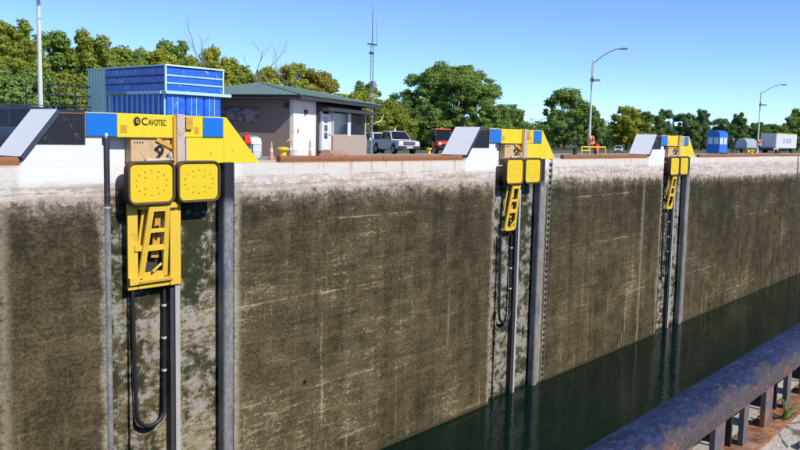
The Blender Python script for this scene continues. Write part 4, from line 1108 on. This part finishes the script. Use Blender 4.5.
# ================================================================== KIOSK, PERSON, TANK, CONTAINER
def kiosk():
    t = thing("kiosk", "bright blue kiosk with rounded roof and pale window band", "kiosk", (102.3, 34.0, 0))
    W, D = 2.9, 1.55
    MB().box(0, W, 0, D, 0.05, 1.15).build("lower_wall", 'kiosk_blue', t, bevel=0.02)
    MB().box(0.06, W - .06, 0.06, D - .06, 1.15, 1.98).build("window_band", 'kiosk_glass', t)
    for x, y in ((0, 0), (W - .1, 0), (0, D - .1), (W - .1, D - .1), (W / 2 - .05, 0), (0, D / 2 - .05)):
        MB().box(x, x + .1, y, y + .1, 1.152, 1.978).build("corner_post", 'kiosk_blue', t)
    prof = [(0, 1.98), (0, 2.2)] + [(D / 2 - D / 2 * math.cos(R(a)), 2.2 + 0.62 * math.sin(R(a))) for a in range(15, 180, 15)] + [(D, 2.2), (D, 1.98)]
    MB().prism(prof, 'x', -0.05, W + 0.05).build("barrel_roof", 'kiosk_blue', t, smooth=True)
    MB().box(0.4, 2.4, -0.3, -0.02, 0, 0.12).build("step", 'dark_metal', t)
kiosk()

def skin_mesh(name, joints, edges_, mat, parent, root=0, sub=2):
    me = bpy.data.meshes.new(name)
    me.from_pydata([j[0] for j in joints], edges_, [])
    o = bpy.data.objects.new(name, me); COL.objects.link(o); o.parent = parent
    o.modifiers.new("skin", 'SKIN')
    if not me.skin_vertices:
        bpy.context.view_layer.objects.active = o
    for i, j in enumerate(joints):
        sv = me.skin_vertices[0].data[i]; sv.radius = (j[1], j[1] if len(j) < 3 else j[2]); sv.use_root = (i == root)
    sb = o.modifiers.new("sub", 'SUBSURF'); sb.levels = sub; sb.render_levels = sub
    me.materials.append(M[mat])
    return o
def person():
    t = thing("person", "person in dark clothes and white helmet standing beside the blue kiosk", "person", (106.6, 33.8, 0), R(200))
    J = [((0, 0, 0.98), 0.15, 0.11), ((0, 0, 1.2), 0.145, 0.1), ((0, 0, 1.42), 0.16, 0.1), ((0, 0, 1.53), 0.06), 
         ((0, .19, 1.42), 0.07), ((0.03, .25, 1.14), 0.05), ((0.2, .2, 1.0), 0.038), ((0.27, .17, 0.98), 0.035),
         ((0, -.19, 1.42), 0.07), ((0.03, -.25, 1.14), 0.05), ((0.2, -.2, 1.0), 0.038), ((0.27, -.17, 0.98), 0.035),
         ((0, .1, 0.9), 0.1), ((0.02, .11, 0.5), 0.07), ((0, .12, 0.09), 0.05), ((0.16, .13, 0.045), 0.042),
         ((0, -.1, 0.9), 0.1), ((0.02, -.11, 0.5), 0.07), ((0, -.12, 0.09), 0.05), ((0.16, -.13, 0.045), 0.042)]
    E_ = [(0, 1), (1, 2), (2, 3), (2, 4), (4, 5), (5, 6), (6, 7), (2, 8), (8, 9), (9, 10), (10, 11), (0, 12), (12, 13), (13, 14), (14, 15), (0, 16), (16, 17), (17, 18), (18, 19)]
    b = skin_mesh("body", J, E_, 'dark_cloth', t)
    hd = MB().lathe([(0.045, 1.52), (0.055, 1.56), (0.07, 1.60), (0.085, 1.66), (0.088, 1.71), (0.08, 1.76), (0.04, 1.79)], (0.01, 0, 0), 14).build("head", 'skin', t, smooth=True)
    MB().hexa([(0.09, -.012, 1.64), (0.12, -.014, 1.645), (0.12, .014, 1.645), (0.09, .012, 1.64)], [(0.085, -.008, 1.70), (0.095, -.008, 1.70), (0.095, .008, 1.70), (0.085, .008, 1.70)]).build("nose", 'skin', hd)
    MB().lathe([(0.115, 1.70), (0.115, 1.715), (0.10, 1.72), (0.10, 1.76), (0.07, 1.82), (0.02, 1.84)], (0.01, 0, 0), 16).build("helmet", 'white_plastic', t, smooth=True)
    for s in (1, -1):
        q = [((0.27, s * .17, 0.98), 0.032), ((0.33, s * .155, 0.965), 0.028), ((0.37, s * .15, 0.955), 0.012), ((0.365, s * .165, 0.95), 0.01), ((0.36, s * .135, 0.95), 0.01), ((0.355, s * .12, 0.945), 0.009), ((0.32, s * .125, 0.99), 0.011)]
        skin_mesh("hand", q, [(0, 1), (1, 2), (1, 3), (1, 4), (1, 5), (0, 6)], 'skin', t, sub=1)
person()

def tank():
    t = thing("tank_trailer", "grey rounded tank trailer with yellow legs beside the far lamp post", "trailer", (119.4, 36.0, 0))
    prof = [(0.75 - 0.78 * math.cos(R(a)), 1.33 + 0.72 * math.sin(R(a))) for a in range(0, 181, 12)] + [(1.53, 0.75), (1.3, 0.6), (0.2, 0.6), (-0.03, 0.75)]
    MB().prism(prof, 'x', 0, 4.5).build("tank_body", 'tank_grey', t, bevel=0.05, smooth=True)
    MB().box(-0.8, 4.6, 0.2, 1.3, 0.45, 0.58).build("chassis", 'dark_metal', t)
    for x in (0.3, 3.9):
        for y in (0.05, 1.4): MB().box(x, x + .12, y, y + .12, 0, 0.6).build("support_leg", 'bollard_yellow', t)
    MB().box(0.05, 0.9, -0.2, -0.05, 0.1, 0.5).build("hitch_box", 'bollard_yellow', t, bevel=0.02)
    wheel(t, 2.3, 0.1, 0.32, 0.2); wheel(t, 2.3, 1.4, 0.32, 0.2)
    MB().lathe([(0.2, 2.03), (0.2, 2.12), (0.05, 2.14)], (2.2, 0.75, 0), 14).build("filler_cap", 'grey_metal', t)
tank()
def container():
    t = thing("container_trailer", "white box container with yellow top edge on a dark wheeled trailer", "trailer", (133.4, 36.0, 0))
    L, W = 11.2, 2.3
    b = MB().box(0, L, 0, W, 0.78, 2.88).build("box_body", 'box_white', t, bevel=0.02)
    MB().box(-0.03, L + .03, -0.03, W + .03, 2.882, 3.0).build("top_rail", 'bollard_yellow', b)
    for i in range(16):
        x = 0.35 + i * 0.68; MB().box(x, x + .12, -0.03, 0.0, 0.85, 2.8).build("rib", 'box_white', b)
    for i, x in enumerate((3.6, 5.4, 7.0)): MB().box(x, x + .9, -0.045, -0.031, 1.55, 2.25).build("side_marking", 'tank_grey', b)
    for y in (0.06, 1.18): MB().box(-0.05, -0.002, y, y + 1.05, 0.85, 2.8).build("door_leaf", 'box_white', b, bevel=0.01)
    for y in (0.6, 1.7): MB().tube([(-0.08, y, 0.9), (-0.08, y, 2.75)], 0.025, 6).build("lock_bar", 'grey_metal', b)
    MB().box(-0.4, L + .3, 0.4, W - .4, 0.52, 0.775).build("chassis", 'dark_metal', t)
    MB().box(-0.3, -0.1, 0.05, W - .05, 0.45, 0.65).build("bumper", 'dark_metal', t)
    for x in (1.2, 2.4, 9.4):
        for y in (0.25, W - .25): wheel(t, x, y, 0.45, 0.3)
container()
t = thing("traffic_barrier", "low striped barrier with orange top in front of the container trailer", "barrier", (128.5, 35.0, 0))
MB().box(0, 2.4, -.03, .03, 0.55, 0.8).build("board", 'salmon', t, bevel=0.01)
for x in (0.2, 2.1): MB().box(x, x + .1, -.25, .25, 0, 0.06).build("barrier_foot", 'dark_metal', t); MB().box(x, x + .08, -.04, .04, 0.06, 0.55).build("barrier_leg", 'white_plastic', t)
def right_building():
    t = thing("control_house", "building whose dark roof corner just enters at the right edge", "building", (185.0, 36.5, ground_z(38)))
    MB().box(0, 26, 0, 8.6, 0, 7.2).build("wall", 'beige_brick', t)
    MB().box(-1.2, 27, -1.2, 9.7, 7.2, 7.55).build("roof", 'fascia', t, bevel=0.03)
    for i in range(5):
        w = MB().box(1.5 + i * 5, 4.5 + i * 5, -0.06, -0.002, 1.2, 2.9).build("window", 'glass', t); MB().box(1.4 + i * 5, 4.6 + i * 5, -0.12, -0.002, 1.08, 1.198).build("window_sill", 'door_white', w)
right_building()

# ================================================================== TREES
def leaf_cloud(lobes, n, size, rng, fill=0.6):
    """leaf quads spread through the shells of overlapping lobes; returns verts, faces"""
    lobes = np.array(lobes, dtype=float)            # cx cy cz rx ry rz
    w = (lobes[:, 3] * lobes[:, 5]) ** 1.0; w /= w.sum()
    pick = rng.choice(len(lobes), n, p=w)
    d = rng.normal(size=(n, 3)); d /= np.linalg.norm(d, axis=1)[:, None]
    rad = 1.0 - fill * rng.random(n) ** 1.6
    rad *= 1 + 0.22 * np.sin(d[:, 0] * 7 + pick) * np.sin(d[:, 1] * 8 + pick * 2) + 0.2 * np.sin(d[:, 2] * 9 + pick * 3)
    c = lobes[pick, :3] + d * lobes[pick, 3:] * rad[:, None]
    # drop leaves in holes of a coarse 3-D pattern so that sky shows through
    hole = np.sin(c[:, 0] * 1.9 + 1) * np.sin(c[:, 1] * 2.1) * np.sin(c[:, 2] * 2.3 + 2) + 0.25 * rng.normal(size=n)
    c = c[hole < 0.52]; d = d[hole < 0.52]; n = len(c)
    nr = d * 1.0 + rng.normal(size=(n, 3)) * 0.5 + np.array([0, -0.1, 0.35]); nr /= np.linalg.norm(nr, axis=1)[:, None]
    a = np.cross(nr, rng.normal(size=(n, 3))); a /= np.linalg.norm(a, axis=1)[:, None]; b = np.cross(nr, a)
    s = size * (0.6 + 0.8 * rng.random(n))[:, None]
    v = np.stack([c - a * s * .62, c + b * s * .42 - nr * s * .1, c + a * s * .62, c - b * s * .42 - nr * s * .1], axis=1).reshape(-1, 3)
    return v
def cloud_mesh(name, v):
    n = len(v) // 4
    me = bpy.data.meshes.new(name)
    me.vertices.add(4 * n); me.vertices.foreach_set('co', v.astype(np.float32).ravel())
    me.loops.add(4 * n); me.loops.foreach_set('vertex_index', np.arange(4 * n, dtype=np.int32))
    me.polygons.add(n); me.polygons.foreach_set('loop_start', np.arange(0, 4 * n, 4, dtype=np.int32))
    me.polygons.foreach_set('loop_total', np.full(n, 4, dtype=np.int32))
    me.update(); me.materials.append(M['leaf'])
    return me
def trunk_mesh(H, r, lobes, rng):
    mb = MB()
    z1 = H * 0.62
    mb.tube([(0, 0, -0.6), (0.05, 0.02, H * .12), (0.12, -0.05, H * .35), (0.0, 0.1, z1)], [r * 1.35, r, r * .8, r * .45], 9)
    for (cx, cy, cz, rx, ry, rz) in lobes[::4]:
        f = rng.uniform(0.22, 0.55); b0 = Vector((0.1 * f, 0, z1 * f + H * .1)); e = Vector((cx, cy, cz))
        m = (b0 + e) / 2 + Vector((0, 0, -0.1 * H * rng.random()))
        mb.tube([b0, m, e], [r * .3, r * .18, r * .05], 5)
    me_o = mb.build("tmp_trunk", 'bark', None, smooth=True); me = me_o.data; bpy.data.objects.remove(me_o)
    return me
def gen_lobes(kind, rng):
    L = []
    def blob(n, R0, zlo, zhi, zc, zr, qa, qb, fl, flat=1.0):
        for i in range(n):
            a = rng.uniform(0, 6.28); z = rng.uniform(zlo, zhi)
            env = math.sqrt(max(.04, 1 - ((z - zc) / zr) ** 2))
            rr = R0 * rng.random() ** .45 * env * (1 + .18 * math.sin(a * 3 + zc))
            q = rng.uniform(qa, qb); L.append((rr * math.cos(a), rr * math.sin(a) * flat, z, q, q, q * rng.uniform(*fl)))
    if kind == 'round': blob(150, 5.2, 2.0, 11.4, 5.6, 6.4, .35, 1.15, (.6, .95))       # broad spreading crown
    if kind == 'tall': blob(130, 3.6, 1.4, 12.8, 5.2, 8.2, .3, .95, (.8, 1.4))          # upright
    if kind == 'bushy': blob(130, 5.0, 0.5, 6.6, 2.0, 5.5, .35, 1.05, (.6, 1.0))        # low and wide, leafy to the ground
    if kind == 'big': blob(380, 12.8, 1.0, 16.6, 5.0, 12.2, .5, 1.5, (.6, .95), .8)     # the large dominant tree
    return L
PROTO = {}
def proto(kind, var, n, size, H, r):
    rng = np.random.default_rng(hash((kind, var)) % 1000 if False else {'round': 10, 'tall': 20, 'bushy': 30, 'big': 40}[kind] + var)
    L = gen_lobes(kind, rng)
    PROTO[kind, var] = (cloud_mesh("crown", leaf_cloud(L, n, size, rng)), trunk_mesh(H, r, L, rng))
for v_ in range(3): proto('round', v_, 62000, 0.25, 11, 0.34)
for v_ in range(3): proto('tall', v_, 50000, 0.24, 12, 0.26)
for v_ in range(2): proto('bushy', v_, 46000, 0.24, 6, 0.2)
proto('big', 0, 190000, 0.28, 15, 0.6)
def tree(kind, var, x, y, s, color, label, sz=None, rz=None, group="trees beyond the lock"):
    t = thing("tree", label, "tree", (x, y, ground_z(y)), random.uniform(0, 6.28) if rz is None else rz, group)
    t.scale = (s, s, sz if sz else s)
    cm, tm = PROTO[kind, var]
    c = bpy.data.objects.new("crown", cm); COL.objects.link(c); c.parent = t; c.color = (*color, 1)
    k = bpy.data.objects.new("trunk", tm); COL.objects.link(k); k.parent = t
    return t
OL = (0.29, 0.35, 0.065); YG = (0.40, 0.43, 0.065); DK = (0.16, 0.26, 0.08); MG = (0.235, 0.35, 0.10); BG = (0.16, 0.25, 0.11); OR = (0.38, 0.34, 0.075)
# left wood, about 90 m away
tree('round', 0, 35.0, 84, 1.00, OL, "olive tree cut by the left edge of the picture")
tree('tall', 0, 41.5, 84, 0.97, OL, "tall olive tree at the left edge above the dark car")
tree('round', 1, 46.2, 87, 1.04, MG, "tall full green tree just left of the white pole")
tree('tall', 1, 49.5, 83, 0.95, OL, "olive tree directly behind the white pole")
tree('round', 2, 53.4, 86, 1.00, OL, "tall rounded olive tree right of the white pole")
tree('tall', 2, 57.5, 88, 0.90, MG, "narrow green tree in the gap right of the white pole")
tree('round', 0, 61.5, 90, 1.02, YG, "yellow green tree behind the left end of the blue cabin", rz=2.0)
tree('tall', 0, 66.5, 92, 1.04, MG, "upright green tree above the middle of the blue cabin", rz=1.0)
tree('round', 1, 70.0, 92, 1.02, YG, "rounded yellow green tree above the corner of the blue cabin", rz=4.0)
tree('tall', 1, 75.0, 94, 1.05, YG, "upright yellow green tree above the right face of the blue cabin", rz=3.0)
tree('round', 2, 79.0, 95, 1.02, OL, "olive tree at the right end of the blue cabin", rz=5.0)
tree('bushy', 1, 83.5, 96, 1.30, OR, "autumn tinted low tree between blue cabin and green roof", rz=5.0)
tree('bushy', 0, 46, 80, 1.1, OL, "low dense bush under the trees left of the white pole")
tree('bushy', 1, 55, 82, 1.1, OL, "low dense bush under the trees right of the white pole")
tree('bushy', 0, 39, 79, 1.1, MG, "low dense bush at the left edge behind the dark car", rz=1.2)
# behind the building
tree('round', 1, 97.0, 104, 1.16, YG, "rounded yellow green tree left of centre above the green roof", rz=0.6)
tree('round', 0, 104.0, 104, 1.12, OR, "orange tinged tree above the green roof ridge", rz=3.3)
tree('bushy', 1, 112, 103, 1.42, YG, "low yellow green tree at the right end of the green roof", rz=0.4)
tree('tall', 2, 120, 106, 0.95, MG, "small green tree behind the radio mast", rz=0.9)
tree('bushy', 0, 116.5, 99, 1.25, OL, "olive bush behind the silver pickup", rz=2.2)
tree('round', 2, 123.5, 101, 0.80, DK, "dark green tree at the left side of the big tree", rz=1.1)
# the big tree
tree('big', 0, 142.0, 102, 1.2, MG, "largest broad green tree in the middle of the picture", sz=1.0, rz=0.8)
tree('bushy', 1, 158, 100, 1.35, MG, "lower green bush at the right foot of the largest tree", rz=2.9)
# right hand wood
tree('round', 0, 203, 108, 1.34, MG, "tall rounded tree left of the middle lamp post", rz=0.2)
tree('bushy', 0, 185, 112, 1.0, DK, "small dark tree in the gap right of the largest tree", rz=2.2)
tree('tall', 1, 222, 112, 1.0, BG, "dark upright tree just right of the middle lamp post", rz=1.9)
tree('round', 2, 232, 116, 0.95, MG, "green tree between middle lamp post and farthest white ramp", rz=0.9)
tree('round', 1, 246, 110, 1.10, YG, "light yellow green tree above the farthest white ramp", rz=4.4)
tree('round', 2, 264, 112, 1.05, DK, "dark tree behind the farthest mooring unit's left cabinet", rz=2.7)
tree('tall', 2, 283, 113, 1.05, BG, "dark tree above the farthest mooring unit", rz=0.3)
tree('round', 0, 303, 113, 1.10, BG, "dark rounded tree left of the blue kiosk", rz=5.2)
tree('tall', 0, 322, 114, 1.15, BG, "dark pointed tree behind the blue kiosk", rz=3.9)
tree('round', 1, 344, 114, 1.06, DK, "dark tree behind the standing person", rz=1.5)
tree('tall', 1, 366, 114, 1.18, DK, "narrow dark tree behind the grey tank trailer", rz=0.8)
tree('round', 2, 388, 113, 1.06, DK, "dark rounded tree behind the far lamp post", rz=3.1)
tree('bushy', 0, 410, 112, 1.7, DK, "low dark tree behind the left end of the white container", rz=1.3)
tree('round', 0, 430, 110, 1.35, MG, "green tree above the right end of the white container", rz=2.1)
tree('tall', 2, 452, 112, 1.6, MG, "tall green tree at the right edge above the container", rz=4.0)
# low continuous wood far behind
rng = np.random.default_rng(99)
lob = []
for i in range(420):
    f = i / 420
    x = -20 + 640 * f; y = 128 + rng.uniform(-6, 14) + 25 * f
    q = rng.uniform(2.4, 3.8); lob.append((x, y, rng.uniform(0.5, 4.2 if x < 170 else 4.8 + 3.0 * f), q, q, q * .9))
fw = bpy.data.objects.new("far_woodland", cloud_mesh("far_woodland", leaf_cloud(lob, 170000, 0.6, rng))); COL.objects.link(fw); fw.color = (0.13, 0.2, 0.085, 1)
tag(fw, "low continuous dark woodland behind the nearer trees", "woodland", kind="stuff")
# bare trees rising above the wood
def bare_tree(x, y, H, lean, seed, label):
    rg = random.Random(seed); mb = MB()
    t = thing("bare_tree", label, "tree", (x, y, ground_z(y)), group="leafless trees over the blue cabin")
    def grow(p, d, l, r, lev):
        n = 4; pts = [p]; rs = [r]
        for i in range(n):
            d = (d + Vector((rg.uniform(-.16, .16), rg.uniform(-.16, .16), rg.uniform(-.04, .12)))).normalized()
            p = p + d * l / n; pts.append(p); rs.append(r * (1 - .6 * (i + 1) / n))
        (tr if lev == 0 else mb).tube(pts, rs, 6 if lev == 0 else 4)
        if lev < 3:
            for i in range(5 if lev == 0 else 4):
                q = pts[rg.randint(1 if lev else 2, n)]
                nd = (d + Vector((rg.uniform(-.9, .9), rg.uniform(-.9, .9), rg.uniform(-.1, .6)))).normalized()
                grow(q, nd, l * rg.uniform(.4, .6), r * .42, lev + 1)
    tr = MB()
    grow(Vector((0, 0, -.3)), Vector(lean).normalized(), H * .62, 0.17, 0)
    tr.build("trunk", 'twig', t, smooth=True); mb.build("branches", 'twig', t)
bare_tree(72.5, 89, 16.5, (-.05, 0, 1), 3, "bare leafless tree above the corner of the blue cabin")
bare_tree(77.0, 90, 15.0, (.1, -.05, 1), 8, "bare leafless tree above the right face of the blue cabin")
bare_tree(81.0, 90, 13.5, (.32, -.25, 1), 21, "leaning leafless tree between blue cabin and green roof")
